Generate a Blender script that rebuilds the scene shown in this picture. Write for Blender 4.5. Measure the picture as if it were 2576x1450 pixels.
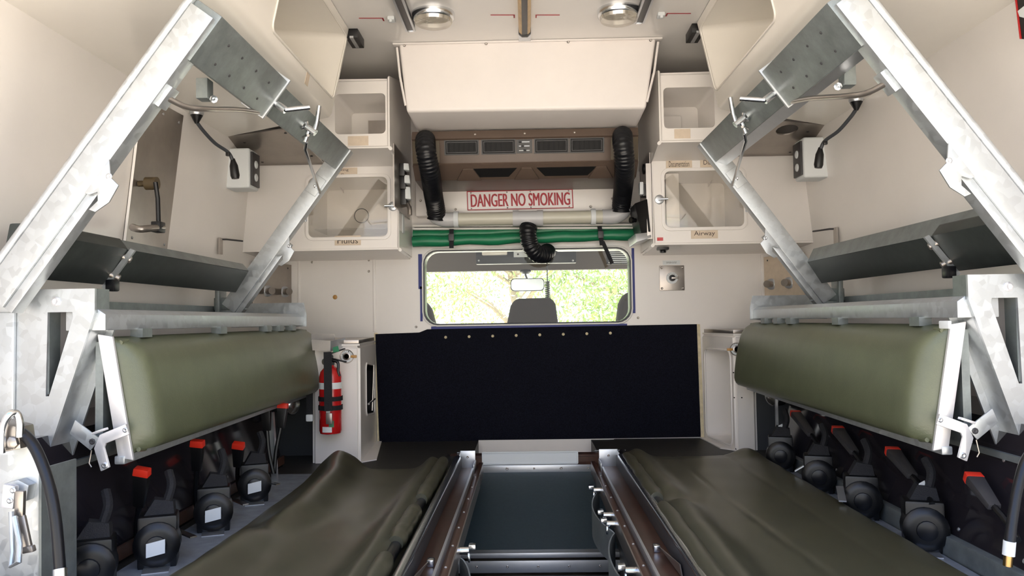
import bpy, bmesh, math, random
from mathutils import Vector as V, Matrix
random.seed(7)
for o in list(bpy.data.objects): bpy.data.objects.remove(o)
SC = bpy.context.scene; C = SC.collection
# ------------------------------------------------------------------ camera, world, sun, exposure
EZ = 1.55                      # eye height above the ground outside; all z below are relative to the eye
F, W, H = 1950.0, 2576, 1450   # focal length in pixels of the 2576x1450 frame
ROLL = math.radians(0.9)
yw = V((38/F, -80/F, -1)).normalized()                       # vehicle's long axis in camera space
up = V((-math.sin(ROLL), math.cos(ROLL), 0)); up = (up-yw*up.dot(yw)).normalized()
rt = yw.cross(up).normalized()
R = Matrix((rt, yw, up))                                     # camera -> world rotation
cam = bpy.data.objects.new('camera', bpy.data.cameras.new('camera')); C.objects.link(cam)
cam.matrix_world = Matrix.Translation((0, 0, EZ)) @ R.to_4x4()
cam.data.sensor_width = 36; cam.data.lens = 36*F/W; cam.data.clip_start = .02
SC.camera = cam
def ray(x, y): return R @ V(((x-W/2)/F, (H/2-y)/F, -1))
def PY(x, y, Y): d = ray(x, y); return d*(Y/d.y)             # point on the cross plane at depth Y
def PX(x, y, X): d = ray(x, y); return d*(X/d.x)
def PZ(x, y, Z): d = ray(x, y); return d*(Z/d.z)
wd = bpy.data.worlds.new('sky'); SC.world = wd; wd.use_nodes = True
nt = wd.node_tree; bg = nt.nodes['Background']
tc = nt.nodes.new('ShaderNodeTexCoord'); sep = nt.nodes.new('ShaderNodeSeparateXYZ'); rmp = nt.nodes.new('ShaderNodeValToRGB')
nt.links.new(tc.outputs['Generated'], sep.inputs[0]); nt.links.new(sep.outputs['Z'], rmp.inputs[0]); nt.links.new(rmp.outputs[0], bg.inputs[0])
rmp.color_ramp.elements[0].position = 0.0; rmp.color_ramp.elements[0].color = (1, .97, .93, 1)
rmp.color_ramp.elements[1].position = .8; rmp.color_ramp.elements[1].color = (.27, .48, 1, 1)
bg.inputs['Strength'].default_value = .85
sun = bpy.data.objects.new('sun', bpy.data.lights.new('sun', 'SUN')); C.objects.link(sun)
sun.data.energy = 9; sun.data.angle = .01; sun.data.color = (1, .95, .86)
sun.rotation_euler = (math.radians(-26), math.radians(14), 0); sun.location = (0, 0, 8)
SC.view_settings.view_transform = 'Standard'; SC.view_settings.look = 'None'
SC.view_settings.exposure = 1.68; SC.view_settings.gamma = 1; SC.view_settings.use_curve_mapping = False
# ------------------------------------------------------------------ materials
def lin(h):
    h = h.lstrip('#'); c = [int(h[i:i+2], 16)/255 for i in (0, 2, 4)]
    return tuple((v/12.92 if v < .04045 else ((v+.055)/1.055)**2.4) for v in c)
def M(name, col, rough=.5, metal=0, var=0, vs=6, bump=0, bs=80, spec=.5, coat=0, vor=False, rvar=0):
    m = bpy.data.materials.new(name); m.use_nodes = True; t = m.node_tree; p = t.nodes['Principled BSDF']
    c = lin(col); p.inputs['Base Color'].default_value = (*c, 1); p.inputs['Roughness'].default_value = rough
    p.inputs['Metallic'].default_value = metal; p.inputs['Specular IOR Level'].default_value = spec; p.inputs['Coat Weight'].default_value = coat
    co = t.nodes.new('ShaderNodeTexCoord')
    if var:
        if vor:
            n = t.nodes.new('ShaderNodeTexVoronoi'); out = n.outputs['Color']
            s2 = t.nodes.new('ShaderNodeSeparateColor')
        else:
            n = t.nodes.new('ShaderNodeTexNoise'); n.inputs['Detail'].default_value = 6; n.inputs['Roughness'].default_value = .65; out = n.outputs['Fac']
        n.inputs['Scale'].default_value = vs; t.links.new(co.outputs['Object'], n.inputs['Vector'])
        r = t.nodes.new('ShaderNodeValToRGB')
        if vor:
            t.links.new(out, s2.inputs[0]); t.links.new(s2.outputs[0], r.inputs[0])
        else: t.links.new(out, r.inputs[0])
        e = r.color_ramp.elements; e[0].position = .3 if not vor else 0; e[1].position = .72 if not vor else 1
        e[0].color = (*[v*(1-var) for v in c], 1); e[1].color = (*[min(1, v*(1+var)) for v in c], 1)
        t.links.new(r.outputs[0], p.inputs['Base Color'])
        if rvar:
            mr = t.nodes.new('ShaderNodeMapRange'); t.links.new(out if not vor else s2.outputs[0], mr.inputs[0])
            mr.inputs[3].default_value = rough-rvar; mr.inputs[4].default_value = rough+rvar; t.links.new(mr.outputs[0], p.inputs['Roughness'])
    if bump:
        n = t.nodes.new('ShaderNodeTexNoise'); n.inputs['Scale'].default_value = bs; n.inputs['Detail'].default_value = 4
        t.links.new(co.outputs['Object'], n.inputs['Vector']); b = t.nodes.new('ShaderNodeBump'); b.inputs['Strength'].default_value = bump; b.inputs['Distance'].default_value = .004
        t.links.new(n.outputs['Fac'], b.inputs['Height']); t.links.new(b.outputs[0], p.inputs['Normal'])
    return m
def glassm(name, tint=(1, 1, 1), amt=.12, rough=.02):
    m = bpy.data.materials.new(name); m.use_nodes = True; t = m.node_tree; t.nodes.clear()
    o = t.nodes.new('ShaderNodeOutputMaterial'); mx = t.nodes.new('ShaderNodeMixShader'); a = t.nodes.new('ShaderNodeBsdfTransparent'); g = t.nodes.new('ShaderNodeBsdfGlossy')
    a.inputs[0].default_value = (*tint, 1); g.inputs['Roughness'].default_value = rough; mx.inputs[0].default_value = amt
    t.links.new(a.outputs[0], mx.inputs[1]); t.links.new(g.outputs[0], mx.inputs[2]); t.links.new(mx.outputs[0], o.inputs[0]); return m
m_cream = M('gelcoat cream', '#eee9e4', .22, var=.035, vs=2.5, spec=.5)
m_ceil = M('gelcoat ceiling', '#eeebe7', .16, var=.03, vs=2, spec=.5)
m_locker = M('locker gelcoat', '#f0ebe2', .2, var=.03, vs=3)
m_white = M('white vinyl cover', '#f0eae6', .38, var=.03, vs=5, bump=.05, bs=300)
m_galv = M('galvanised steel', '#c0c5c8', .38, .7, var=.09, vs=70, vor=True, rvar=.1)
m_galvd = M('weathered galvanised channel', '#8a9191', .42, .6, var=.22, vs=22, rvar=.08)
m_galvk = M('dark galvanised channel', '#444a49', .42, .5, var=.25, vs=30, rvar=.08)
m_alu = M('mill aluminium', '#c9ccd0', .33, .85, var=.08, vs=12)
m_stain = M('brushed stainless', '#a8a19a', .3, .85, var=.16, vs=5)
m_chrome = M('chrome', '#dcdfe2', .2, 1)
m_vinyl = M('olive vinyl', '#5c614a', .34, var=.12, vs=14, bump=.12, bs=420, spec=.6)
m_vinylm = M('shaded olive vinyl', '#424030', .33, var=.1, vs=6, spec=.8)  # same vinyl as the backrests, the stretchers' shade put into the colour
m_carpet = M('black carpet', '#191a24', .95, var=.6, vs=220, bump=.9, bs=600, spec=.1)
m_dark = M('dark laminate', '#262327', .1, var=.12, vs=5, spec=.5)
m_deck = M('dark deck vinyl', '#2b2a27', .5, var=.2, vs=30, bump=.1, bs=200)
m_greyp = M('dark grey panel', '#3f4247', .45, var=.08, vs=6)
m_strip = M('worn grey floor strip', '#868c95', .5, .2, var=.25, vs=25)
m_hatch = M('blue grey rubber mat', '#2e3d45', .55, var=.12, vs=90, bump=.2, bs=400)
m_wood = M('brown stained plywood', '#4a3126', .3, var=.3, vs=14)
m_brown = M('brown plastic', '#5f5046', .42, var=.06, vs=10)
m_brownd = M('dark brown plastic', '#52452f', .5)
m_black = M('black plastic', '#0b0b0d', .38)
m_blackr = M('black rubber', '#15161a', .3, spec=.4)
m_void = M('vent interior', '#070708', .7)
m_web = M('black webbing', '#131419', .75, bump=.4, bs=500)
m_dgrey = M('dark grey plastic', '#3a393b', .45)
m_red = M('red plastic', '#e03422', .35)
m_redp = M('red enamel', '#c01a1c', .22, coat=.4)
m_signred = M('sign red print', '#a82c35', .5, var=.2, vs=60)
m_signw = M('sign white plate', '#e9e4e2', .35)
m_pvc = M('grey pvc', '#c3c3c4', .3)
m_pvcy = M('yellowed pvc', '#c9c6b6', .32)
m_green = M('green pvc fabric', '#1c7a52', .38, var=.12, vs=20)
m_tape = M('yellowed paper tape', '#d8c7b2', .6, var=.08, vs=30)
m_ink = M('marker ink', '#453a34', .6)
m_blue = M('blue masking tape', '#26317c', .5)
m_seal = M('window rubber white', '#e4e2dc', .4)
m_label = M('white label', '#dfe3e4', .5)
m_brass = M('brass', '#a58a5c', .25, 1)
m_steel2 = M('bright zinc strip', '#e8e8ea', .35, .55, var=.06, vs=20)
m_maroon = M('maroon cloth', '#241412', .9, var=.2, vs=60)
m_hl = M('cab headliner', '#5d554d', .8, var=.05)
m_lens = M('lamp lens', '#e9e2d4', .08, spec=.8)
m_amber = M('amber knob', '#b98a4a', .35)
m_cyl = M('label green', '#2f7a55', .5)
m_stripw = M('cream wooden strip', '#d2b489', .5, var=.15, vs=30)
m_rust = M('yellowed sealant', '#d9cba8', .6, var=.2, vs=40)
m_pane = glassm('clear acrylic', (.93, .92, .9), .07, .04)
m_wind = glassm('windscreen glass', (.97, .99, .98), .02, .01)
# ------------------------------------------------------------------ mesh builder
class B:
    def __init__(s): s.bm = bmesh.new()
    def face(s, vs):
        try: return s.bm.faces.new(vs)
        except ValueError: return None
    def vv(s, pts): return [s.bm.verts.new(V(p)) for p in pts]
    def hexa(s, p):   # 4 bottom, 4 top
        v = s.vv(p)
        for f in ((0,3,2,1),(4,5,6,7),(0,1,5,4),(1,2,6,5),(2,3,7,6),(3,0,4,7)): s.face([v[i] for i in f])
        return s
    def box(s, x0, x1, y0, y1, z0, z1):
        return s.hexa([(x0,y0,z0),(x1,y0,z0),(x1,y1,z0),(x0,y1,z0),(x0,y0,z1),(x1,y0,z1),(x1,y1,z1),(x0,y1,z1)])
    def bar(s, a, b, w, t, up=(0,0,1)):   # oriented box a->b, w across, t along up
        a, b = V(a), V(b); d = (b-a).normalized(); u = V(up); sd = d.cross(u).normalized(); u = sd.cross(d).normalized()
        sd *= w/2; u *= t/2
        return s.hexa([a-sd-u, a+sd-u, b+sd-u, b-sd-u, a-sd+u, a+sd+u, b+sd+u, b-sd+u])
    def prism(s, pts, vec):
        vec = V(vec); a = s.vv(pts); b = s.vv([V(p)+vec for p in pts]); n = len(a)
        s.face(a[::-1]); s.face(b)
        for i in range(n): s.face([a[i], a[(i+1)%n], b[(i+1)%n], b[i]])
        return s
    def plate(s, outer, holes, vec):   # extruded polygon with holes
        vec = V(vec); loops = [outer]+list(holes); lay = []
        for k in (0, 1):
            es = []; vl = []
            for L in loops:
                vs = s.vv([V(p)+vec*k for p in L]); vl.append(vs)
                for i in range(len(vs)): es.append(s.bm.edges.new((vs[i], vs[(i+1)%len(vs)])))
            bmesh.ops.triangle_fill(s.bm, use_beauty=True, use_dissolve=False, edges=es); lay.append(vl)
        for A, Bq in zip(*lay):
            n = len(A)
            for i in range(n): s.face([A[i], A[(i+1)%n], Bq[(i+1)%n], Bq[i]])
        return s
    def ring(s, o, i):
        a, b = s.vv(o), s.vv(i); n = len(a)
        for k in range(n): s.face([a[k], a[(k+1)%n], b[(k+1)%n], b[k]])
        return s
    def ringsolid(s, o, i, vec):
        vec = V(vec); L = [s.vv(o), s.vv(i), s.vv([V(p)+vec for p in i]), s.vv([V(p)+vec for p in o])]; n = len(o)
        for q in range(4):
            A, Bq = L[q], L[(q+1)%4]
            for k in range(n): s.face([A[k], A[(k+1)%n], Bq[(k+1)%n], Bq[k]])
        return s
    def recess(s, loop, vec, shrink=1.0):
        vec = V(vec); c = sum((V(p) for p in loop), V())/len(loop)
        a = s.vv(loop); b = s.vv([c+(V(p)-c)*shrink+vec for p in loop]); n = len(a)
        for k in range(n): s.face([a[k], a[(k+1)%n], b[(k+1)%n], b[k]])
        s.face(b); return s
    def tube(s, pts, r, n=10, cap=True, closed=False):
        pts = [V(p) for p in pts]; m = len(pts); rs = r if isinstance(r, (list, tuple)) else [r]*m
        tan = []
        for i in range(m):
            a = pts[i-1] if (i > 0 or closed) else pts[i]; b = pts[(i+1) % m] if (i < m-1 or closed) else pts[i]
            tan.append((b-a).normalized())
        u = tan[0].orthogonal().normalized(); rings = []
        for i in range(m):
            u = (u-tan[i]*u.dot(tan[i]))
            u = u.normalized() if u.length > 1e-6 else tan[i].orthogonal().normalized()
            w = tan[i].cross(u)
            rings.append(s.vv([pts[i]+(u*math.cos(2*math.pi*k/n)+w*math.sin(2*math.pi*k/n))*rs[i] for k in range(n)]))
        for i in range(m if closed else m-1):
            A, Bq = rings[i], rings[(i+1) % m]
            for k in range(n): s.face([A[k], A[(k+1)%n], Bq[(k+1)%n], Bq[k]])
        if cap and not closed: s.face(rings[0][::-1]); s.face(rings[-1])
        return s
    def lathe(s, c, ax, prof, n=20):   # prof: (radius, height along ax)
        c = V(c); ax = V(ax).normalized(); u = ax.orthogonal().normalized(); w = ax.cross(u); rings = []
        for r, h in prof:
            rings.append(s.vv([c+ax*h+(u*math.cos(2*math.pi*k/n)+w*math.sin(2*math.pi*k/n))*max(r, 1e-5) for k in range(n)]))
        for A, Bq in zip(rings, rings[1:]):
            for k in range(n): s.face([A[k], A[(k+1)%n], Bq[(k+1)%n], Bq[k]])
        s.face(rings[0][::-1]); s.face(rings[-1]); return s
    def cyl(s, a, b, r, n=12): 
        a, b = V(a), V(b); return s.lathe(a, b-a, [(r, 0), (r, (b-a).length)], n)
    def grid(s, fn, nu, nv):
        g = [[s.bm.verts.new(V(fn(i/nu, j/nv))) for j in range(nv+1)] for i in range(nu+1)]
        for i in range(nu):
            for j in range(nv): s.face([g[i][j], g[i+1][j], g[i+1][j+1], g[i][j+1]])
        return g
BASE = {}
def finish(bm, bevel, seg, angle, recalc):
    if recalc: bmesh.ops.recalc_face_normals(bm, faces=bm.faces)
    if bevel:
        es = [e for e in bm.edges if len(e.link_faces) == 2 and e.calc_face_angle(0) > math.radians(28)]
        bmesh.ops.bevel(bm, geom=es, offset=bevel, segments=seg, affect='EDGES', clamp_overlap=True, profile=.6)
def tag(o, label=None, cat=None, group=None, kind=None):
    if label: o['label'] = label
    if cat: o['category'] = cat
    if group: o['group'] = group
    if kind: o['kind'] = kind
    return o
def obj(name, b, mat, parent=None, bevel=0, seg=2, angle=38, label=None, cat=None, group=None, kind=None, recalc=True):
    bm = b.bm; finish(bm, bevel, seg, angle, recalc)
    if parent is None:
        xs = [v.co for v in bm.verts]; lo = [min(c[i] for c in xs) for i in range(3)]; hi = [max(c[i] for c in xs) for i in range(3)]
        base = V(((lo[0]+hi[0])/2, (lo[1]+hi[1])/2, lo[2]))
    else: base = BASE[parent.name]
    for v in bm.verts: v.co -= base
    me = bpy.data.meshes.new(name); bm.to_mesh(me); bm.free()
    for p in me.polygons: p.use_smooth = True
    me.set_sharp_from_angle(angle=math.radians(angle))
    me.materials.append(mat)
    o = bpy.data.objects.new(name, me); C.objects.link(o)
    if parent is None: o.location = base+V((0, 0, EZ))
    else: o.parent = parent
    BASE[o.name] = base
    return tag(o, label, cat, group, kind)
def thing(name, base, label, cat, group=None):
    o = bpy.data.objects.new(name, None); C.objects.link(o); o.empty_display_size = .05
    base = V(base); o.location = base+V((0, 0, EZ)); BASE[o.name] = base
    return tag(o, label, cat, group)
def struct(name, b, mat, **k):
    return obj(name, b, mat, kind='structure', **k)
def rr(x0, x1, y0, y1, r, n=5):
    pts = []
    for cx, cy, a0 in ((x1-r, y1-r, 0), (x0+r, y1-r, 90), (x0+r, y0+r, 180), (x1-r, y0+r, 270)):
        for k in range(n+1):
            a = math.radians(a0+90*k/n); pts.append((cx+r*math.cos(a), cy+r*math.sin(a)))
    return pts
def XZ(p2, y): return [V((a, y, b)) for a, b in p2]
def smooth(pts, k=8):
    pts = [V(p) for p in pts]; P = [pts[0]*2-pts[1]]+pts+[pts[-1]*2-pts[-2]]; out = []
    for i in range(1, len(P)-2):
        for j in range(k):
            t = j/k; a, b, c, d = P[i-1], P[i], P[i+1], P[i+2]
            out.append(.5*((2*b)+(c-a)*t+(2*a-5*b+4*c-d)*t*t+(3*b-a-3*c+d)*t**3))
    return out+[pts[-1]]
def resample(pts, step):
    out = [pts[0].copy()]; acc = 0
    for a, b in zip(pts, pts[1:]):
        L = (b-a).length; t = step-acc
        while t <= L: out.append(a+(b-a)*(t/L)); t += step
        acc = (acc+L) % step
    return out
def text(s, o, u, v, mat, parent, w=None, h=.02, name='lettering', ext=.0004, bold=0):
    cu = bpy.data.curves.new('t', 'FONT'); cu.body = s; cu.size = 1; cu.align_x = 'CENTER'; cu.align_y = 'CENTER'; cu.resolution_u = 3
    t = bpy.data.objects.new('t', cu); C.objects.link(t); bpy.context.view_layer.update()
    me = bpy.data.meshes.new_from_object(t.evaluated_get(bpy.context.evaluated_depsgraph_get())); bpy.data.objects.remove(t); bpy.data.curves.remove(cu)
    xs = [q.co.x for q in me.vertices]; ys = [q.co.y for q in me.vertices]
    sy = h/(max(ys)-min(ys)); sx = w/(max(xs)-min(xs)) if w else sy
    cx = (max(xs)+min(xs))/2; cy = (max(ys)+min(ys))/2
    o, u, v = V(o), V(u).normalized(), V(v).normalized(); n = u.cross(v)
    b = B(); b.bm.from_mesh(me); bpy.data.meshes.remove(me)
    for q in b.bm.verts: q.co = o+u*((q.co.x-cx)*sx)+v*((q.co.y-cy)*sy)+n*ext
    if bold:
        g = bmesh.ops.duplicate(b.bm, geom=b.bm.verts[:]+b.bm.edges[:]+b.bm.faces[:])['geom']
        for q in g:
            if isinstance(q, bmesh.types.BMVert): q.co += u*bold+n*.0001
    return obj(name, b, mat, parent, recalc=False)
def screw(p, n, parent, r=.004, mat=None, name='screw', h=.002):
    b = B().lathe(p, n, [(r, 0), (r, h*.5), (r*.6, h), (r*.25, h*.7)], 8); return obj(name, b, mat or m_alu, parent)
RT, UP, FW = V((1, 0, 0)), V((0, 0, 1)), V((0, 1, 0))
# ------------------------------------------------------------------ the shell
Y0, YF, ZC, ZD = .8, 3.1, .95, -.477       # rear opening, front bulkhead, ceiling, deck
def WX(z): return 1.0+.09*(.635-z)
for s, nm in ((-1, 'left'), (1, 'right')):
    b = B().hexa([(s*WX(-.8), Y0, -.8), (s*1.2, Y0, -.8), (s*1.2, YF+.05, -.8), (s*WX(-.8), YF+.05, -.8),
                  (s*WX(.96), Y0, .96), (s*1.2, Y0, .96), (s*1.2, YF+.05, .96), (s*WX(.96), YF+.05, .96)])
    struct('wall_'+nm, b, m_cream)
ceiling = struct('ceiling', B().box(-1.2, 1.2, Y0, YF+.05, ZC, ZC+.05), m_ceil)
win = [PY(1064, 630, YF), PY(1590, 812, YF)]
wx0, wx1, wz0, wz1 = win[0].x, win[1].x, win[1].z, win[0].z
inner = rr(wx0, wx1, wz0, wz1, .055); outer = rr(-1.1, 1.1, -.8, ZC+.02, .0005)
wallf = struct('wall_front', B().ringsolid(XZ(outer, YF), XZ(inner, YF), (0, .05, 0)), m_cream)
for px, y0, y1 in ((941, 640, 836), (752, 640, 845)):         # panel joints of the bulkhead
    a, c = PY(px, y0, YF), PY(px, y1, YF); obj('panel_joint', B().box(a.x-.006, a.x+.006, YF-.004, YF+.01, c.z, a.z), m_cream, wallf, bevel=.003)
a, c = PY(1917, 640, YF), PY(1925, 810, YF); obj('panel_joint', B().box(a.x-.006, a.x+.006, YF-.004, YF+.01, c.z, a.z), m_cream, wallf, bevel=.003)
for px, py in ((785, 660), (928, 655), (928, 683), (1605, 800), (1047, 823), (1052, 900)):
    screw(PY(px, py, YF), -FW, wallf, .005, m_stain)
obj('plug', B().lathe(PY(843, 748, YF), -FW, [(.009, 0), (.009, .002), (.006, .004)], 14), m_amber, wallf, label='tan plastic hole plug')
# window gasket, white and blue edging, pane
w1 = struct('window_1', B().ringsolid(XZ(rr(wx0-.004, wx1+.004, wz0-.004, wz1+.004, .058), YF-.005), XZ(rr(wx0+.006, wx1-.006, wz0+.006, wz1-.006, .052), YF-.005), (0, .07, 0)), m_blackr, bevel=.0015)
obj('pane', B().prism(XZ(rr(wx0, wx1, wz0, wz1, .055), YF+.02), (0, .004, 0)), m_wind, w1)
obj('gasket_bead', B().ringsolid(XZ(rr(wx0-.005, wx1+.005, wz0-.005, wz1+.005, .059), YF-.008), XZ(rr(wx0+.001, wx1-.001, wz0+.001, wz1-.001, .055), YF-.008), (0, .006, 0)), m_seal, w1, bevel=.002, label='white rubber bead')
for x0, x1, z0, z1 in ((wx0-.019, wx0-.004, .13, .27), (wx0-.013, wx0-.004, .0, .14), (wx1+.004, wx1+.014, .02, .28), (wx0+.03, wx1-.02, wz0-.015, wz0-.004)):
    obj('masking_tape', B().box(x0, x1, YF-.003, YF+.002, z0, z1), m_blue, w1, label='torn blue masking tape')
# deck, well and hatch
XL, XR = -.2, .245
fl = struct('floor', B().box(-1.12, XL, Y0, YF, ZD-.3, ZD).box(XR, 1.12, Y0, YF, ZD-.3, ZD).box(XL, XR, Y0, 2.74, -.80, -.77).box(XL, XR, 2.80, YF+.01, -.62, -.57), m_deck)
obj('front_board', B().box(XL, XR, 2.735, 2.75, -.56, ZD-.004).box(XL-.08, XR+.12, 2.75, 2.80, ZD-.012, ZD+.001), m_wood, fl)
a, c = PY(1212, 1138, 2.73), PY(1455, 1168, 2.73)
obj('light_well', B().ringsolid(XZ(rr(a.x, c.x, c.z, a.z, .004, 2), 2.734), XZ(rr(a.x+.005, c.x-.005, c.z+.004, a.z-.004, .003, 2), 2.734), (0, -.004, 0)).box(a.x+.004, c.x-.004, 2.7335, 2.7345, c.z+.003, a.z-.003), m_label, fl, label='white rectangular recess plate')
obj('recess_tray', B().box(XL, XR+.09, 2.80, YF-.001, -.565, -.56).box(XL, XR+.09, YF-.012, YF-.001, -.56, ZD+.003), m_cream, fl, label='cream tray in front of the bulkhead')
obj('edge_strip', B().bar(PZ(1150, 1139, ZD+.003), PZ(1168, 1139, ZD+.003), .006, .002).bar(PZ(1496, 1134, ZD+.003), PZ(1574, 1133, ZD+.003), .006, .002), m_alu, fl)
hy0, hz0, hy1, hz1 = 2.70, -.523, 2.2, -.652
hat = obj('hatch', B().hexa([(XL, hy1, hz1-.01), (XR, hy1, hz1-.01), (XR, hy0, hz0-.01), (XL, hy0, hz0-.01), (XL, hy1, hz1), (XR, hy1, hz1), (XR, hy0, hz0), (XL, hy0, hz0)]), m_hatch, fl, label='blue-grey sloping hatch mat')
a, c = PY(1190, 1175, 2.7), PY(1491, 1191, 2.7)
obj('hatch_strip', B().box(XL+.012, XR-.01, 2.693, 2.70, hz0-.002, hz0+.022), m_alu, hat, bevel=.001)
for k in range(5): screw((XL+.03+k*.093, 2.693, hz0+.011), -FW, hat, .005 if k in (1, 3) else .0035, m_stain)
obj('hatch_strip', B().box(XL, XR, hy1-.03, hy1+.004, hz1-.006, hz1+.008), m_alu, hat, bevel=.002)
obj('hatch_strip', B().box(XL, XR, hy1-.034, hy1-.03, hz1-.045, hz1-.012), m_alu, hat, bevel=.001)
for k in range(5): screw((XL+.05+k*.085, hy1-.034, hz1-.028), -FW, hat, .0035, m_stain)
obj('anchor_strip', B().box(-.80, -.655, 1.2, 2.45, ZD, ZD+.002), m_strip, fl, label='worn pale floor strip under the belt retractors'); obj('anchor_strip', B().box(.745, .812, 1.2, 2.5, ZD, ZD+.002), m_strip, fl)
obj('step_board', B().box(XL, XR, 1.0, hy1-.04, -.77, hz1-.05), m_deck, fl)
# dark glossy side panels below the seats and the grey ends beside the pedestals
for s, nm in ((-1, 'left'), (1, 'right')):
    bb = struct('baseboard_'+nm, B().hexa([(s*.825, 1.25, ZD), (s*1.1, 1.25, ZD), (s*1.1, 2.6, ZD), (s*.825, 2.6, ZD),
                 (s*.885, 1.25, -.20), (s*1.1, 1.25, -.20), (s*1.1, 2.6, -.20), (s*.885, 2.6, -.20)]), m_dark)
    obj('end_panel', B().box(s*.735, s*1.08, 2.80, 2.82, ZD, -.12), m_greyp, bb, label='matt grey end panel')
    if s < 0: obj('edge_strip', B().bar((s*.822, 1.25, ZD+.022), (s*.822, 2.6, ZD+.022), .006, .028), m_wood, bb)
    else: obj('edge_strip', B().box(.815, .84, 1.25, 2.5, ZD, ZD+.04), m_galvd, bb, bevel=.002)
    for k in range(6):
        y = 1.35+k*.2; z = ZD+.055; x = .825+.06*(z-ZD)/.277; screw((s*x, y, z), (-s, 0, .2), bb, .004, m_alu)
    for y in (1.45, 1.9, 2.35): z = -.27; x = .825+.06*(z-ZD)/.277; screw((s*x, y, z), (-s, 0, .2), bb, .004, m_alu)
# carpet panel on the bulkhead
cp = [PY(x, y, YF-.001) for x, y in ((945, 841), (1055, 837), (1075, 829), (1752, 816), (1762, 1099), (955, 1113))]
ct = obj('carpet_panel', B().prism(cp, (0, -.007, 0)), m_carpet, label='black carpet panel fixed to the bulkhead below the cab window', cat='carpet panel')
for k in range(8): screw(PY(1121+k*59.2, 849-k*1.5, YF-.008), -FW, ct, .006, m_rust, h=.004)
edge = [PY(942, 838, YF-.001), PY(950, 838, YF-.001), PY(960, 1114, YF-.001), PY(950, 1114, YF-.001)]
obj('sealant', B().prism(edge, (0, -.006, 0)), m_rust, ct)
edge = [PY(1752, 816, YF-.001), PY(1760, 816, YF-.001), PY(1771, 1100, YF-.001), PY(1762, 1100, YF-.001)]
obj('sealant', B().prism(edge, (0, -.006, 0)), m_rust, ct)
# ------------------------------------------------------------------ overhead lockers
for s in (-1, 1):
    side = 'extinguisher' if s < 0 else 'oxygen outlet'
    t = thing('overhead_locker', (s*.8, 1.6, .64), f'long cream overhead locker with open compartment along the {side} side', 'locker')
    ye = 2.47; fb, ft = (.622, .674), (.562, ZC-.002)
    def fp(y, v): return V((s*(fb[0]+(ft[0]-fb[0])*v), y, fb[1]+(ft[1]-fb[1])*v))
    o2 = rr(Y0, ye, 0, 1, .0005, 5); b = B()
    def il(y0, y1): return [fp(p[0], .155+p[1]/.283) for p in rr(y0, y1, 0, .213, .022, 5)]
    i2 = il(1.85, 2.45)
    b.ring([fp(*p) for p in o2], i2)
    sec = [fb, (.632, .664), (.66, .658), (.72, .652), (WX(.632), .632)]
    for a, c in zip(sec, sec[1:]): b.face(b.vv([(s*a[0], Y0, a[1]), (s*c[0], Y0, c[1]), (s*c[0], ye+.1*(c is sec[-1]), c[1]), (s*a[0], ye, a[1])]))
    b.face(b.vv([(s*x, ye, z) for x, z in sec+[(1.0, ZC), ft]]))
    bmesh.ops.remove_doubles(b.bm, verts=b.bm.verts, dist=.0008)
    body = obj('body', b, m_locker, t, angle=50, recalc=False)
    obj('compartment', B().recess(i2, (s*.24, 0, .02), .97), m_locker, t, recalc=False)
    mid = [(q+(q-sum(i2, V())/len(i2)).normalized()*.006) for q in i2]
    obj('rim', B().tube([q+V((-s*.001, 0, 0)) for q in i2], .003, 6, closed=True), m_locker, t)
    obj('tape', B().hexa([fp(2.16, .02)+V((-s*.001, 0, 0)), fp(2.19, .02)+V((-s*.001, 0, 0)), fp(2.19, .14)+V((-s*.001, 0, 0)), fp(2.16, .14)+V((-s*.001, 0, 0))]+[fp(2.16, .02), fp(2.19, .02), fp(2.19, .14), fp(2.16, .14)]), m_tape, t) if s < 0 else None
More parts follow.
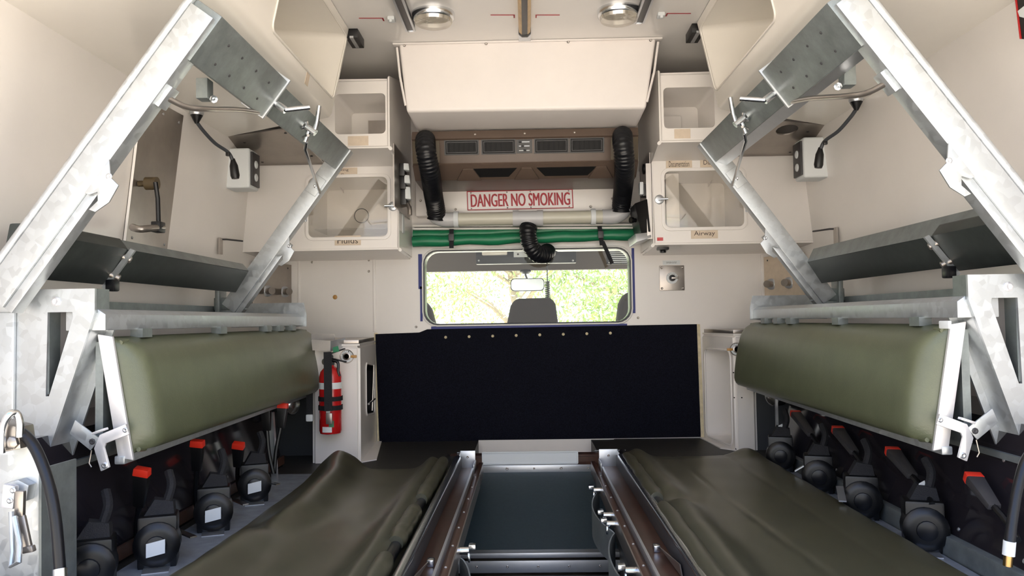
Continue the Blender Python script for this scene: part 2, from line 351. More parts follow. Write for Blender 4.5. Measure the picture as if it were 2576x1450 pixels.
# ------------------------------------------------------------------ bulkhead wall cupboards
for s in (-1, 1):
    lab = 'cream wall cupboard with clear door marked Giving Sets and Fluids' if s < 0 else 'cream wall cupboard with clear door marked Documentation, Diagnostic and Airway'
    XI = .458; XO = 1.08; XU = .72
    t = thing('wall_cupboard', (s*.75, 2.95, .27), lab, 'cupboard')
    yu, yl = 2.62, 2.80
    zt, zub, zlt, zlb = .835, .592, .568, .262
    b = B(); X = lambda x: s*x
    def F2(loop, y): return [V((s*a, y, c)) for a, c in loop]
    # openings in pixels of the photograph
    if s < 0: nb = (842, 970, 237, 336); db = (768, 984, 441, 603)
    else: nb = (1668, 1799, 221, 321); db = (1662, 1880, 424, 578)
    def bx(bb, y):
        a, c = PY(bb[0], bb[2], y), PY(bb[1], bb[3], y); xa, xb = sorted((abs(a.x), abs(c.x))); return xa, xb, c.z, a.z
    n = bx(nb, yu); d = bx(db, yl)
    nl = F2(rr(n[0], n[1], n[2], n[3], .015), yu); dl = F2(rr(d[0]+.012, d[1]-.012, d[2]+.012, d[3]-.012, .02), yl)
    b.ring(F2(rr(XI, XU, zub, zt, .0005), yu), nl)
    b.ring(F2(rr(XI, XO, zlb, zlt, .0005), yl), dl); b.face(b.vv([(X(XU), yu, zub), (X(XU), yu, zt), (X(XU), YF, zt), (X(XU), YF, .5), (X(XU), yl, zlt)]))
    b.face(b.vv([(X(XI), yu, zub), (X(XU), yu, zub), (X(XU), yl, zlt), (X(XI), yl, zlt)]))
    b.face(b.vv([(X(XI), yl, zlb), (X(XO), yl, zlb), (X(XO), YF, zlb-.012), (X(XI), YF, zlb-.012)]))
    b.face(b.vv([(X(XI), yu, zt), (X(XU), yu, zt), (X(XU), YF, zt+.12), (X(XI), YF, zt+.12)]))
    b.face(b.vv([(X(XI), yu, zt), (X(XI), yu, zub), (X(XI), yl, zlt), (X(XI), yl, zlb), (X(XI), YF, zlb-.012), (X(XI), YF, zt+.12)]))
    bmesh.ops.remove_doubles(b.bm, verts=b.bm.verts, dist=.001)
    es = [e for e in b.bm.edges if len(e.link_faces) == 2 and e.calc_face_angle(0) > .4]
    bmesh.ops.bevel(b.bm, geom=es, offset=.008, segments=3, affect='EDGES')
    obj('body', b, m_cream, t, angle=45)
    obj('upper_fascia', B().box(*sorted((s*(XU-.1), s*XO)), yl+.004, yl+.014, zlt-.03, .66), m_cream, t)
    nic = obj('niche', B().recess(nl, (0, .24, .0), .96), m_cream, t, recalc=False)
    if s < 0: obj('cover_plate', B().box(s*n[0]-.105, s*n[0]-.02, yu+.225, yu+.235, n[2]+.02, n[2]+.105), m_stain, nic, label='small steel cover plate')
    else: obj('cover_plate', B().box(n[0]+.02, n[0]+.1, yu+.2, yu+.235, n[2]+.02, n[2]+.095), m_cream, nic, bevel=.004)
    obj('interior', B().recess(dl, (0, .25, 0), .98), m_cream, t, recalc=False)
    dr = obj('door', B().ringsolid(F2(rr(d[0], d[1], d[2], d[3], .028), yl-.006), F2(rr(d[0]+.012, d[1]-.012, d[2]+.012, d[3]-.012, .02), yl-.006), (0, .006, 0)), m_cream, t, bevel=.002)
    obj('pane', B().prism(F2(rr(d[0]+.01, d[1]-.01, d[2]+.01, d[3]-.01, .02), yl-.002), (0, .003, 0)), m_pane, dr)
    zc = (d[2]+d[3])/2
    hd = obj('handle', B().lathe((s*(d[0]-.008), yl-.006, zc), -FW, [(.017, -.006), (.017, 0), (.014, .002)], 20), m_alu, dr)
    obj('lever', B().tube([(s*(d[0]-.012), yl-.016, zc), (s*(d[0]+.02), yl-.018, zc)], .005, 10).lathe((s*(d[0]-.008), yl-.006, zc), -FW, [(.007, 0), (.006, .013)], 10), m_chrome, hd)
    hx = d[1]+.004
    hg = obj('hinge', B().box(min(s*hx, s*(hx-.012)), max(s*hx, s*(hx-.012)), yl-.008, yl, zc-.05, zc+.05).cyl((s*(hx-.006), yl-.01, zc-.052), (s*(hx-.006), yl-.01, zc+.052), .003, 8), m_alu, dr)
    for z in (-.04, .04): screw((s*(hx+.004), yl-.008, zc+z), -FW, hg, .003, m_stain)
    # things seen through the panes: an inner divider shelf
    if s < 0:
        obj('shelf', B().box(s*(d[1]-.02), s*(d[0]+.02), yl+.05, yl+.24, d[2]+.045, d[2]+.05), m_pane, t, label='clear shelf')
        obj('tray_ring', B().tube([V((s*(d[0]+d[1])/2, yl+.23, zc+.0))+V((math.cos(k*math.pi/10), 0, math.sin(k*math.pi/10)))*.028 for k in range(20)], .0012, 5, closed=True), m_greyp, t)
    else:
        obj('divider', B().box(d[0]+.02, d[0]+.07, yl+.02, yl+.24, d[2]+.014, d[3]-.014), m_cream, t, bevel=.006)
    def tape(p0, p1, y, words):
        a, c = PY(*p0, y), PY(*p1, y); tp = obj('tape_label', B().box(a.x, c.x, y-.0012, y, c.z, a.z), m_tape, t, label='paper tape marked '+' '.join(words))
        nw = len(words)
        for k, wd_ in enumerate(words):
            zz = a.z+(c.z-a.z)*(k+.5)/nw
            text(wd_, ((a.x+c.x)/2+(.012 if (nw > 1 and k) else 0)-(.008 if nw > 1 and not k else 0), y-.0012, zz), RT, UP, m_ink, tp, w=(c.x-a.x)*(.78 if nw == 1 else .5), h=(a.z-c.z)/nw*.62, ext=.0005)
    if s < 0:
        tape((833, 423), (899, 446), yl-.001, ['Giving', 'Sets']); tape((842, 594), (908, 617), yl-.001, ['Fluids'])
        a, c = PY(875, 343, yu), PY(927, 366, yu); obj('tape_remnant', B().box(a.x, c.x, yu-.001, yu, c.z, a.z), m_tape, t)
        obj('side_placard', B().box(s*XI, s*XI+.002, 2.86, 2.9, .33, .40), m_label, t)
    else:
        tape((1675, 402), (1741, 424), yl-.001, ['Documentation']); tape((1761, 399), (1838, 422), yl-.001, ['Diagnostic']); tape((1738, 578), (1806, 600), yl-.001, ['Airway'])
        a, c = PY(1696, 325, yu), PY(1737, 348, yu); obj('tape_remnant', B().box(a.x, c.x, yu-.001, yu, c.z, a.z), m_tape, t)
        a, c = PY(1653, 598, yl), PY(1668, 606, yl); rp = obj('warning_tag', B().box(a.x, c.x, yl-.002, yl, c.z, a.z), m_redp, t)
        k = PY(1665, 623, 2.9); obj('drain_fitting', B().box(k.x-.02, k.x+.02, 2.86, 2.9, k.z-.012, .285).lathe((k.x, 2.88, k.z-.012), -UP, [(.012, 0), (.012, .01)], 8), m_black, t, bevel=.003)
# ------------------------------------------------------------------ air conditioner cover and unit
yb = 2.60
p = [PY(1003, 106, yb), PY(1651, 101, yb), PY(1626, 272, yb), PY(1022, 281, yb)]
q = [PY(1048, 324, 2.74), PY(1602, 316, 2.74)]
t = thing('air_conditioner_cover', (0, 2.85, .62), 'white vinyl covered box hanging from the ceiling above the brown vent unit', 'air conditioner')
ztop = ZC
b = B(); f0 = [V((p[0].x, yb, ztop-.001)), V((p[1].x, yb, ztop-.001)), p[2], p[3]]
bk = [V((v.x, YF-.002, v.z)) for v in f0]
lo = [V((q[0].x, 2.74, q[0].z)), V((q[1].x, 2.74, q[1].z)), V((q[1].x, YF-.002, q[1].z)), V((q[0].x, YF-.002, q[0].z))]
v = b.vv(f0); w = b.vv(lo); u = b.vv(bk)
b.face([v[0], v[1], v[2], v[3]]); b.face([v[3], v[2], w[1], w[0]]); b.face([v[1], u[1], u[2], w[2], w[1], v[2]]); b.face([v[0], v[3], w[0], w[3], u[3], u[0]])
b.face([w[0], w[1], w[2], w[3]]); b.face([v[0], u[0], u[1], v[1]]); b.face([u[0], u[3], w[3], w[2], u[2], u[1]])
obj('body', b, m_white, t, bevel=.012, seg=4, angle=50)
obj('flange', B().box(p[0].x-.02, p[1].x+.02, yb-.008, yb+.02, ZC-.007, ZC-.001), m_white, t, bevel=.002)
for k in range(4): 
    o = V((p[0].x+.02+k*(p[1].x-p[0].x-.04)/3, yb-.003, ZC-.009)); screw(o, (0, -1, -.4), t, .005, m_stain)
for a, c in ((f0[0], f0[3]), (f0[1], f0[2])):
    sg = -1 if a.x < 0 else 1
    obj('piping', B().tube([a+V((sg*.006, -.002, -.015)), a+V((0, 0, -.02))+(c-a)*.4+V((sg*.006, -.002, 0)), c+V((sg*.002, -.002, .02))], .004, 8), m_white, t)
# vent unit
yv = 2.74
t = thing('air_conditioner_unit', (0, 2.9, .44), 'brown plastic air conditioner vent unit with four black grilles under the white cover', 'air conditioner')
L, Rr = PY(1036, 330, yv), PY(1605, 318, yv)
xl, xr = L.x, Rr.x; zt = (L.z+Rr.z)/2-.003
zs = [zt, zt-.045, zt-.145, zt-.155, zt-.185]
side = [(yv, zt), (yv-.012, zt-.030), (yv-.004, zt-.034), (yv+.014, zt-.115), (yv+.006, zt-.122), (yv+.07, zt-.165), (YF-.01, zt-.17), (YF-.01, zt)]
hs = obj('housing', B().prism([(xl, y, z) for y, z in side], (xr-xl, 0, 0)), m_brown, t, bevel=.003)
for k in range(5): screw((xl+.05+k*(xr-xl-.1)/4, yv-.006, zt-.016), (0, -1, -.2), hs, .0045, m_stain)
def face_pt(x, z):  # on the tilted grille face
    f = (zt-.034-z)/.081; return V((x, yv-.004+.018*f, z))
for x0 in ((xl+.002), (xr-.098)):
    obj('hose_plate', B().prism([face_pt(x0, zt-.036), face_pt(x0+.096, zt-.036), face_pt(x0+.096, zt-.113), face_pt(x0, zt-.113)], (0, -.004, 0)), m_brownd, hs, bevel=.001)
vw = .115; centers = [1161, 1254, 1387, 1476]
for cx in centers:
    c0 = PY(cx, 358, yv).x; za, zb = zt-.038, zt-.083
    vent = obj('vent', B().ringsolid([face_pt(c0+dx, zz)+V((0, -.003, 0)) for dx, zz in ((-vw/2-.004, za+.003), (vw/2+.004, za+.003), (vw/2+.004, zb-.003), (-vw/2-.004, zb-.003))],
                                    [face_pt(c0+dx, zz)+V((0, -.003, 0)) for dx, zz in ((-vw/2, za), (vw/2, za), (vw/2, zb), (-vw/2, zb))], (0, .006, 0)), m_black, t)
    obj('grille_back', B().prism([face_pt(c0+dx, zz)+V((0, -.0005, 0)) for dx, zz in ((-vw/2, za), (vw/2, za), (vw/2, zb), (-vw/2, zb))], (0, -.0006, 0)), m_void, vent)
    obj('inner_frame', B().ringsolid([face_pt(c0+dx, zz)+V((0, -.004, 0)) for dx, zz in ((-vw/2+.004, za-.004), (vw/2-.004, za-.004), (vw/2-.004, zb+.004), (-vw/2+.004, zb+.004))],
                                    [face_pt(c0+dx, zz)+V((0, -.004, 0)) for dx, zz in ((-vw/2+.006, za-.006), (vw/2-.006, za-.006), (vw/2-.006, zb+.006), (-vw/2+.006, zb+.006))], (0, .003, 0)), m_dgrey, vent)
    for k in range(6): 
        x = c0-vw/2+.013+k*(vw-.026)/5; obj('louvre', B().bar(face_pt(x, za-.008)+V((0, -.002, 0)), face_pt(x, zb+.008)+V((0, -.002, 0)), .0018, .004, FW), m_void, vent)
c0 = PY(1318, 358, yv).x
cpn = obj('control_panel', B().prism([face_pt(c0+dx, zz)+V((0, -.001, 0)) for dx, zz in ((-.027, zt-.037), (.029, zt-.037), (.029, zt-.084), (-.027, zt-.084))], (0, -.002, 0)), m_black, t)
for k, zz in enumerate((zt-.046, zt-.06, zt-.075)):
    obj('slider', B().box(c0-.018, c0+.02, face_pt(0, zz).y-.005, face_pt(0, zz).y-.002, zz-.0012, zz+.0012), m_alu if k < 2 else m_label, cpn)
    obj('slider_knob', B().box(c0-.018+k*.008, c0-.008+k*.008, face_pt(0, zz).y-.01, face_pt(0, zz).y-.003, zz-.003, zz+.003), m_black, cpn)
# lower return-air slots on the sloping underside
def und(x, f): return V((x, yv+.006+.064*f, zt-.122-.043*f))
nrm = V((0, -.042, -.066)).normalized()*.002
for x0, x1 in ((1185, 1300), (1350, 1500)):
    a, c = PY(x0, 420, yv+.03).x, PY(x1, 420, yv+.03).x
    obj('return_slot', B().prism([und(a, .25)+nrm*.1, und(c, .25)+nrm*.1, und(c-.03, .8)+nrm*.1, und(a+.03, .8)+nrm*.1], nrm), m_void, t)
for cx in (1178, 1325, 1512):
    a = PY(cx, 420, yv+.03).x; obj('rib', B().prism([und(a-.045, .95), und(a+.045, .95), und(a+.018, .2), und(a-.018, .2)], nrm*4), m_brown, t, bevel=.002)
# ------------------------------------------------------------------ bulkhead panel, sign, pvc pipe, hoses, blind
a, c = PY(1045, 440, 3.04), PY(1612, 535, 3.04)
pn = struct('trim_1', B().box(a.x, c.x, 3.035, YF, c.z, zt-.10), m_cream, bevel=.006)
cx = PY(1309, 455, 3.03); obj('joint_strip', B().box(cx.x-.012, cx.x+.012, 3.031, 3.036, cx.z-.03, cx.z+.03), m_alu, pn)
for px, py in ((1300, 460), (1318, 460), (1146, 527), (1486, 520), (1544, 455), (1540, 500), (1058, 505)): screw(PY(px, py, 3.031), -FW, pn, .005, m_stain)
t0 = [PY(*k, 3.03) for k in ((1174, 481), (1441, 475), (1442, 525), (1176, 530))]
cc = sum(t0, V())/4; u = (t0[1]-t0[0]).normalized(); vv_ = (t0[0]-t0[3]); w_ = (t0[1]-t0[0]).length; h_ = vv_.length; vv_.normalize()
def SG(x, y): return [cc+u*a_*x/2+vv_*b_*y/2 for a_, b_ in ((-1, 1), (1, 1), (1, -1), (-1, -1))]
sg = obj('warning_sign', B().prism(SG(w_, h_), (0, .004, 0)), m_signw, label='white metal sign reading DANGER NO SMOKING in red', cat='sign')
obj('border', B().ringsolid([k+V((0, -.0008, 0)) for k in SG(w_-.001, h_-.001)], [k+V((0, -.0008, 0)) for k in SG(w_-.008, h_-.008)], (0, .0008, 0)), m_signred, sg)
text('DANGER NO SMOKING', cc+V((0, -.0006, 0)), u, vv_, m_signred, sg, w=w_*.93, h=h_*.66, ext=.0006, bold=.0028)
for k in (-.46, -.12, .1, .46):
    for j in (-.4, .4): screw(cc+u*w_*k+vv_*h_*j+V((0, -.0006, 0)), -FW, sg, .0028, m_stain, name='rivet')
# pvc manifold
yp = 2.975; rp = .0255
A, Z = PY(1124, 553, yp), PY(1545, 545, yp)
t = thing('pvc_duct_pipe', (0, yp, A.z-rp), 'grey pvc duct pipe with two elbows and a tee below the no smoking sign', 'pipe')
obj('pipe', B().cyl(A, Z, rp, 24), m_pvcy, t)
T1, T2 = PY(1290, 550, yp), PY(1366, 549, yp); Tm = (T1+T2)/2
obj('tee', B().cyl(T1, T2, rp+.004, 24).cyl(Tm, Tm+V((.002, -.005, -.048)), rp+.001, 20).cyl(T1, T1+(T2-T1)*.2, rp+.006, 24).cyl(T2-(T2-T1)*.2, T2, rp+.006, 24), m_pvc, t)
eL = smooth([PY(1150, 552, yp), PY(1120, 553, yp), PY(1097, 545, yp), PY(1089, 528, yp)]); eR = smooth([PY(1515, 546, yp), PY(1545, 545, yp), PY(1566, 534, yp), PY(1573, 515, yp)])
for e in (eL, eR): obj('elbow', B().tube(e, rp+.003, 20), m_pvc, t)
for px, py in ((1148, 552), (1492, 546)):
    k = PY(px, py, yp); obj('pipe_clip', B().cyl(k+V((-.009, 0, 0)), k+V((.009, 0, 0)), rp+.006, 24).box(k.x-.008, k.x+.008, yp, 3.035, k.z-.01, k.z+.03), m_label, t)
def hose(pts, r, label, name='corrugated_hose', taper=False):
    P = resample(smooth(pts, 14), .0028); rs = [r*(1+.06*math.cos(2*math.pi*i/4)) for i in range(len(P))]
    if taper:
        for i in range(8): rs[-1-i] = r*math.sqrt(1-(1-i/8)**2)+.001
    return obj(name, B().tube(P, rs, 20), m_blackr, angle=80, label=label, cat='hose')
hose([PY(1097, 552, yp-.01), PY(1098, 535, yp-.02), PY(1090, 490, 2.88), PY(1083, 440, 2.72), PY(1075, 400, 2.67), PY(1071, 375, 2.665), PY(1070, 358, 2.69), PY(1070, 352, 2.74)], .034, 'black corrugated hose from vent unit down to the pipe elbow nearest the Fluids cupboard')
hose([PY(1562, 532, yp-.01), PY(1563, 515, yp-.02), PY(1567, 480, 2.88), PY(1571, 430, 2.72), PY(1570, 390, 2.67), PY(1567, 365, 2.665), PY(1566, 348, 2.69), PY(1566, 342, 2.74)], .034, 'black corrugated hose from vent unit down to the pipe elbow nearest the Airway cupboard')
hose([Tm+V((.002, -.005, -.035)), PY(1328, 585, 2.96), PY(1334, 618, 2.96), PY(1350, 638, 2.98), PY(1372, 640, 3.02), PY(1378, 630, 3.08)], .0325, 'black corrugated hose curving from the pipe tee into the cab window', taper=True)
# green roll-up blind
yg = 3.055
g0, g1 = PY(1038, 609, yg), PY(1614, 590, yg)
t = thing('roll_up_blind', (0, yg, g0.z-.03), 'rolled green pvc blind strapped above the cab window', 'blind')
def roll(r, i): return [g0.lerp(g1, k/24)+V((0, 0, .002*math.sin(k*1.3+i))) for k in range(25)]
obj('roll', B().tube(roll(.02, 0), [.021+.0018*math.sin(k*.9) for k in range(25)], 16), m_green, t)
up_ = [V((k.x, yg+.02, k.z+.03)) for k in roll(0, 1)]
obj('header_flap', B().tube(up_, .019, 12), m_green, t)
a, c = PY(1040, 573, 3.05), PY(1602, 570, 3.05)
obj('rail', B().bar(V((a.x, 3.06, a.z+.006)), V((c.x, 3.06, c.z+.006)), .04, .008).bar(V((a.x, 3.06, a.z-.006)), V((c.x, 3.06, c.z-.006)), .046, .008), m_seal, t, bevel=.001)
for (x, y), tail in (((1136, 577), None), ((1508, 570), [(1516, 608), (1530, 640), (1540, 664)])):
    k = PY(x, y, 3.03); xw = .0085; e = PY(x+(0 if tail is None else 6), y+48, 3.03)
    st = obj('strap', B().prism([k+V((-xw, -.002, 0)), k+V((xw, -.002, 0)), V((e.x+xw, 3.025, e.z)), V((e.x-xw, 3.025, e.z))], (0, -.003, 0)), m_web, t)
    m = k.lerp(e, .42); obj('buckle', B().box(m.x-.011, m.x+.011, 3.012, 3.022, m.z-.016, m.z+.012), m_dgrey, st, bevel=.003)
    if tail:
        ps = [PY(*q_, 3.02) for q_ in tail]; b = B()
        for a_, c_ in zip(ps, ps[1:]): b.bar(a_, c_, .002, .015, RT)
        obj('strap_tail', b, m_web, st)
# fittings on the inner sides of the cupboards
t = thing('switch_bank', (-.45, 2.8, .4), 'column of black and white rocker switches beside the vent unit', 'switch')
obj('back_plate', B().box(-.457, -.452, 2.66, 3.02, .40, .62), m_stain, t)
for k, (z0, z1) in enumerate(((.545, .57), (.50, .53), (.445, .49))):
    obj('switch_body', B().box(-.452, -.432, 2.76+k*.015, 2.82+k*.015, z0-.02, z1), m_black, t, bevel=.002)
    obj('rocker', B().hexa([(-.435, 2.755+k*.015, z0), (-.415, 2.765+k*.015, z0), (-.42, 2.80+k*.015, z0), (-.435, 2.80+k*.015, z0), (-.435, 2.755+k*.015, z1), (-.418, 2.765+k*.015, z1), (-.422, 2.80+k*.015, z1), (-.435, 2.80+k*.015, z1)]), m_label, t, bevel=.003)
obj('spout', B().tube(smooth([(-.452, 2.82, .425), (-.43, 2.80, .425), (-.42, 2.79, .41), (-.418, 2.785, .385)]), .008, 10), m_stain, t)
t = thing('control_box', (.44, 2.9, .28), 'steel bracket with socket and black control panel beside the Airway cupboard', 'control box')
obj('back_plate', B().box(.452, .457, 2.80, 3.02, .29, .60), m_stain, t)
obj('plate_edge', B().box(.438, .457, 2.795, 2.80, .285, .56), m_cream, t, bevel=.001)
obj('grommet', B().lathe((.452, 2.93, .565), -RT, [(.02, 0), (.02, .004), (.012, .006)], 16), m_black, t)
sb = obj('socket', B().box(.428, .452, 2.82, 2.87, .445, .49), m_dgrey, t, bevel=.003)
obj('socket_cap', B().box(.418, .432, 2.815, 2.85, .45, .497), m_label, sb, bevel=.004)
bp = obj('black_panel', B().hexa([(.418, 2.81, .31), (.45, 2.79, .31), (.45, 2.98, .31), (.418, 2.98, .31), (.40, 2.83, .42), (.44, 2.79, .43), (.44, 2.98, .43), (.40, 2.98, .42)]), m_black, t, bevel=.003)
obj('knob', B().lathe((.405, 2.85, .36), (-1, -.6, 0), [(.008, 0), (.008, .012), (.011, .013), (.011, .024)], 12), m_black, bp)
obj('bracket', B().hexa([(.40, 2.79, .275), (.452, 2.79, .29), (.452, 3.0, .29), (.40, 3.0, .275), (.395, 2.80, .305), (.452, 2.80, .31), (.452, 3.0, .31), (.395, 3.0, .305)]), m_alu, t, bevel=.002)
# oxygen outlet panel on the bulkhead
a, c = PY(1658, 669, YF), PY(1722, 731, YF)
t = obj('oxygen_outlet', B().box(a.x, c.x, YF-.005, YF, c.z, a.z), m_stain, bevel=.002, label='square steel outlet panel with white dial ring marked OXYGEN', cat='gas outlet')
k = (a+c)/2; k = V((k.x, YF-.005, k.z))
dial = obj('dial', B().lathe(k, -FW, [(.023, 0), (.023, .003), (.013, .004)], 28), m_label, t)
obj('socket', B().lathe(k+V((0, -.003, 0)), -FW, [(.013, 0), (.013, .005), (.009, .006), (.007, .002)], 20), m_dgrey, t)
obj('lever', B().box(k.x-.004, k.x+.026, YF-.016, YF-.009, k.z-.004, k.z+.004), m_stain, t, bevel=.002)
def arctext(word, c, r, h, a0, a1, mat, par, up_s=1):
    n = len(word)
    for i, ch in enumerate(word):
        a_ = math.radians(a0+(a1-a0)*i/(n-1)); p_ = c+V((math.cos(a_)*r, 0, math.sin(a_)*r)); ud = V((math.cos(a_), 0, math.sin(a_)))
        text(ch, p_, V((ud.z, 0, -ud.x)), ud, mat, par, h=h, w=h*.75, name='letter')
arctext('OXYGEN', k+V((0, -.0042, 0)), .018, .005, 150, 30, m_ink, dial)
for sx in (-1, 1):
    for sz in (-1, 1): screw(k+V((sx*.041, 0, sz*.041)), -FW, t, .005, m_stain)
a, c = PY(1667, 656, YF), PY(1711, 666, YF)
t = obj('outlet_nameplate', B().box(a.x, c.x, YF-.002, YF, c.z, a.z), m_label, label='small white nameplate above the steel oxygen outlet panel', cat='label')
text('OXYGEN OUTLET', V(((a.x+c.x)/2, YF-.002, (a.z+c.z)/2)), RT, UP, m_ink, t, w=(c.x-a.x)*.6, h=(a.z-c.z)*.35)
# gas outlet plates in the rear-facing corners of the bulkhead
for s in (-1, 1):
    A, Bq = V((s*1.025, 2.88, 0)), V((s*.945, YF-.004, 0)); d = (Bq-A).normalized(); n = V((-s*d.y, -abs(d.x), 0)).normalized()
    if n.y > 0: n = -n
    t = thing('gas_outlet_plate', A.lerp(Bq, .5)+V((0, 0, .07)), f'steel corner plate with two round gas couplings on the {"extinguisher" if s<0 else "oxygen outlet"} side', 'gas outlet')
    obj('plate', B().hexa([A+V((0, 0, .06)), Bq+V((0, 0, .06)), Bq+V((0, 0, .06))-n*.004, A+V((0, 0, .06))-n*.004, A+V((0, 0, .235)), Bq+V((0, 0, .235)), Bq+V((0, 0, .235))-n*.004, A+V((0, 0, .235))-n*.004]), m_stain if s < 0 else m_tape, t)
    for f in (.35, .8):
        k = A.lerp(Bq, f)+V((0, 0, .125)); ax = (n+V((0, -.6, 0))).normalized()
        cp_ = obj('coupling', B().lathe(k, ax, [(.022, 0), (.022, .006), (.018, .007)], 20), m_alu, t)
        obj('spigot', B().lathe(k, ax, [(.012, .005), (.012, .03), (.014, .03), (.014, .042)], 16), m_stain, cp_)
    for f in (.1, .5, .9): screw(A.lerp(Bq, f)+V((0, 0, .22)), n, t, .0035, m_dgrey)
# ceiling fittings
for px, nm in ((1090, 'Fluids'), (1556, 'Airway')):
    k = PZ(px, 34 if px < 1300 else 26, ZC)
    t = thing('ceiling_light', k-V((0, 0, .04)), f'round chrome ceiling light on the side of the {nm} cupboard', 'ceiling light', 'round ceiling lights')
    obj('ring', B().lathe(k, -UP, [(.066, 0), (.066, .004), (.064, .018), (.060, .022)], 32), m_chrome, t)
    obj('lens', B().lathe(k, -UP, [(.060, .02), (.056, .032), (.042, .038), (.02, .041), (.001, .042)], 32), glassm('lamp glass', (.85, .82, .75), .35, .1) if px < 1300 else bpy.data.materials['lamp glass'], t)
    obj('reflector', B().lathe(k, -UP, [(.02, .004), (.056, .018), (.05, .0185), (.02, .006)], 24), m_stain, t)
for px, yend, w_, nm in ((1033, 76, .03, 'Fluids'), (1608, 56, .03, 'Airway')):
    k = PZ(px, yend, ZC-.02); t = thing('ceiling_track', (k.x, 1.7, ZC-.025), f'dark metal ceiling track beside the light nearest the {nm} cupboard', 'track')
    obj('track', B().box(k.x-.014, k.x+.014, 1.0, k.y, ZC-.022, ZC), m_dgrey, t, bevel=.003)
    obj('slot_lip', B().box(k.x-.016, k.x-.010, 1.0, k.y, ZC-.025, ZC-.02).box(k.x+.010, k.x+.016, 1.0, k.y, ZC-.025, ZC-.02), m_alu, t)
    obj('end_stop', B().box(k.x-.01, k.x+.01, k.y, k.y+.012, ZC-.024, ZC-.006), m_chrome, t, bevel=.003)
k = PZ(1320, 84, ZC-.02)
t = thing('ceiling_handrail', (k.x, 1.7, ZC-.03), 'cream and black centre ceiling rail running to the white cover', 'rail')
obj('rail', B().box(k.x-.009, k.x+.009, 1.0, k.y, ZC-.03, ZC), m_dgrey, t, bevel=.003)
for sx in (-1, 1): obj('wood_strip', B().prism([(k.x+sx*.009, 1.0, ZC-.028), (k.x+sx*.018, 1.0, ZC-.02), (k.x+sx*.02, 1.0, ZC), (k.x+sx*.009, 1.0, ZC)], (0, k.y-1.005, 0)), m_stripw, t)
obj('end_cap', B().prism([(k.x-.02, k.y-.008, ZC), (k.x-.02, k.y-.008, ZC-.022), (k.x-.009, k.y-.008, ZC-.032), (k.x+.009, k.y-.008, ZC-.032), (k.x+.02, k.y-.008, ZC-.022), (k.x+.02, k.y-.008, ZC)], (0, .014, 0)), m_black, t, bevel=.002)
obj('mount', B().box(k.x-.02, k.x+.02, k.y, 2.6, ZC-.006, ZC), m_alu, t)
for i, (px, py) in enumerate(((903, 46), (1234, 38), (1347, 38), (1677, 34))):
    a, c = PZ(px, py, ZC-.001), PZ(px+61, py, ZC-.001)
    sgn = 1 if i in (0, 1) else -1; e = c if sgn > 0 else a
    where = ('nearest the Fluids cupboard', 'between centre rail and Fluids side light', 'between centre rail and Airway side light', 'nearest the Airway cupboard')[i]
    obj('ceiling_mark', B().bar(a, c, .004, .001).box(min(e.x, e.x-sgn*.004), max(e.x, e.x-sgn*.004), e.y, e.y+.022, ZC-.0015, ZC-.0005), m_signred, label='thin red tape mark on the ceiling '+where, cat='tape mark', group='red ceiling marks')
for px, py, nm in ((985, 48, 'Fluids'), (1662, 38, 'Airway')):
    k = PZ(px, py, ZC-.005); t = thing('ceiling_catch', k-V((0, 0, .008)), f'small white plastic ceiling catch nearest the {nm} cupboard', 'catch', 'white ceiling catches')
    obj('body', B().box(k.x-.011, k.x+.011, k.y-.015, k.y+.015, ZC-.012, ZC), m_label, t, bevel=.003)
    obj('hook', B().box(k.x-.004, k.x+.004, k.y-.018, k.y-.008, ZC-.02, ZC-.01), m_label, t, bevel=.001)
for s, (px, py), nm in ((-1, (893, 101), 'Fluids'), (1, (1748, 88), 'Airway')):
    k = PZ(px, py, ZC-.02); t = thing('short_ceiling_rail', (k.x, k.y, ZC-.03), f'short black drip rail behind the overhead locker nearest the {nm} cupboard', 'rail')
    obj('channel', B().box(k.x-.02, k.x+.02, k.y-.05, k.y+.05, ZC-.03, ZC), m_black, t, bevel=.002)
    obj('slot', B().box(k.x-.006, k.x+.006, k.y-.052, k.y+.04, ZC-.032, ZC-.025), m_alu, t)
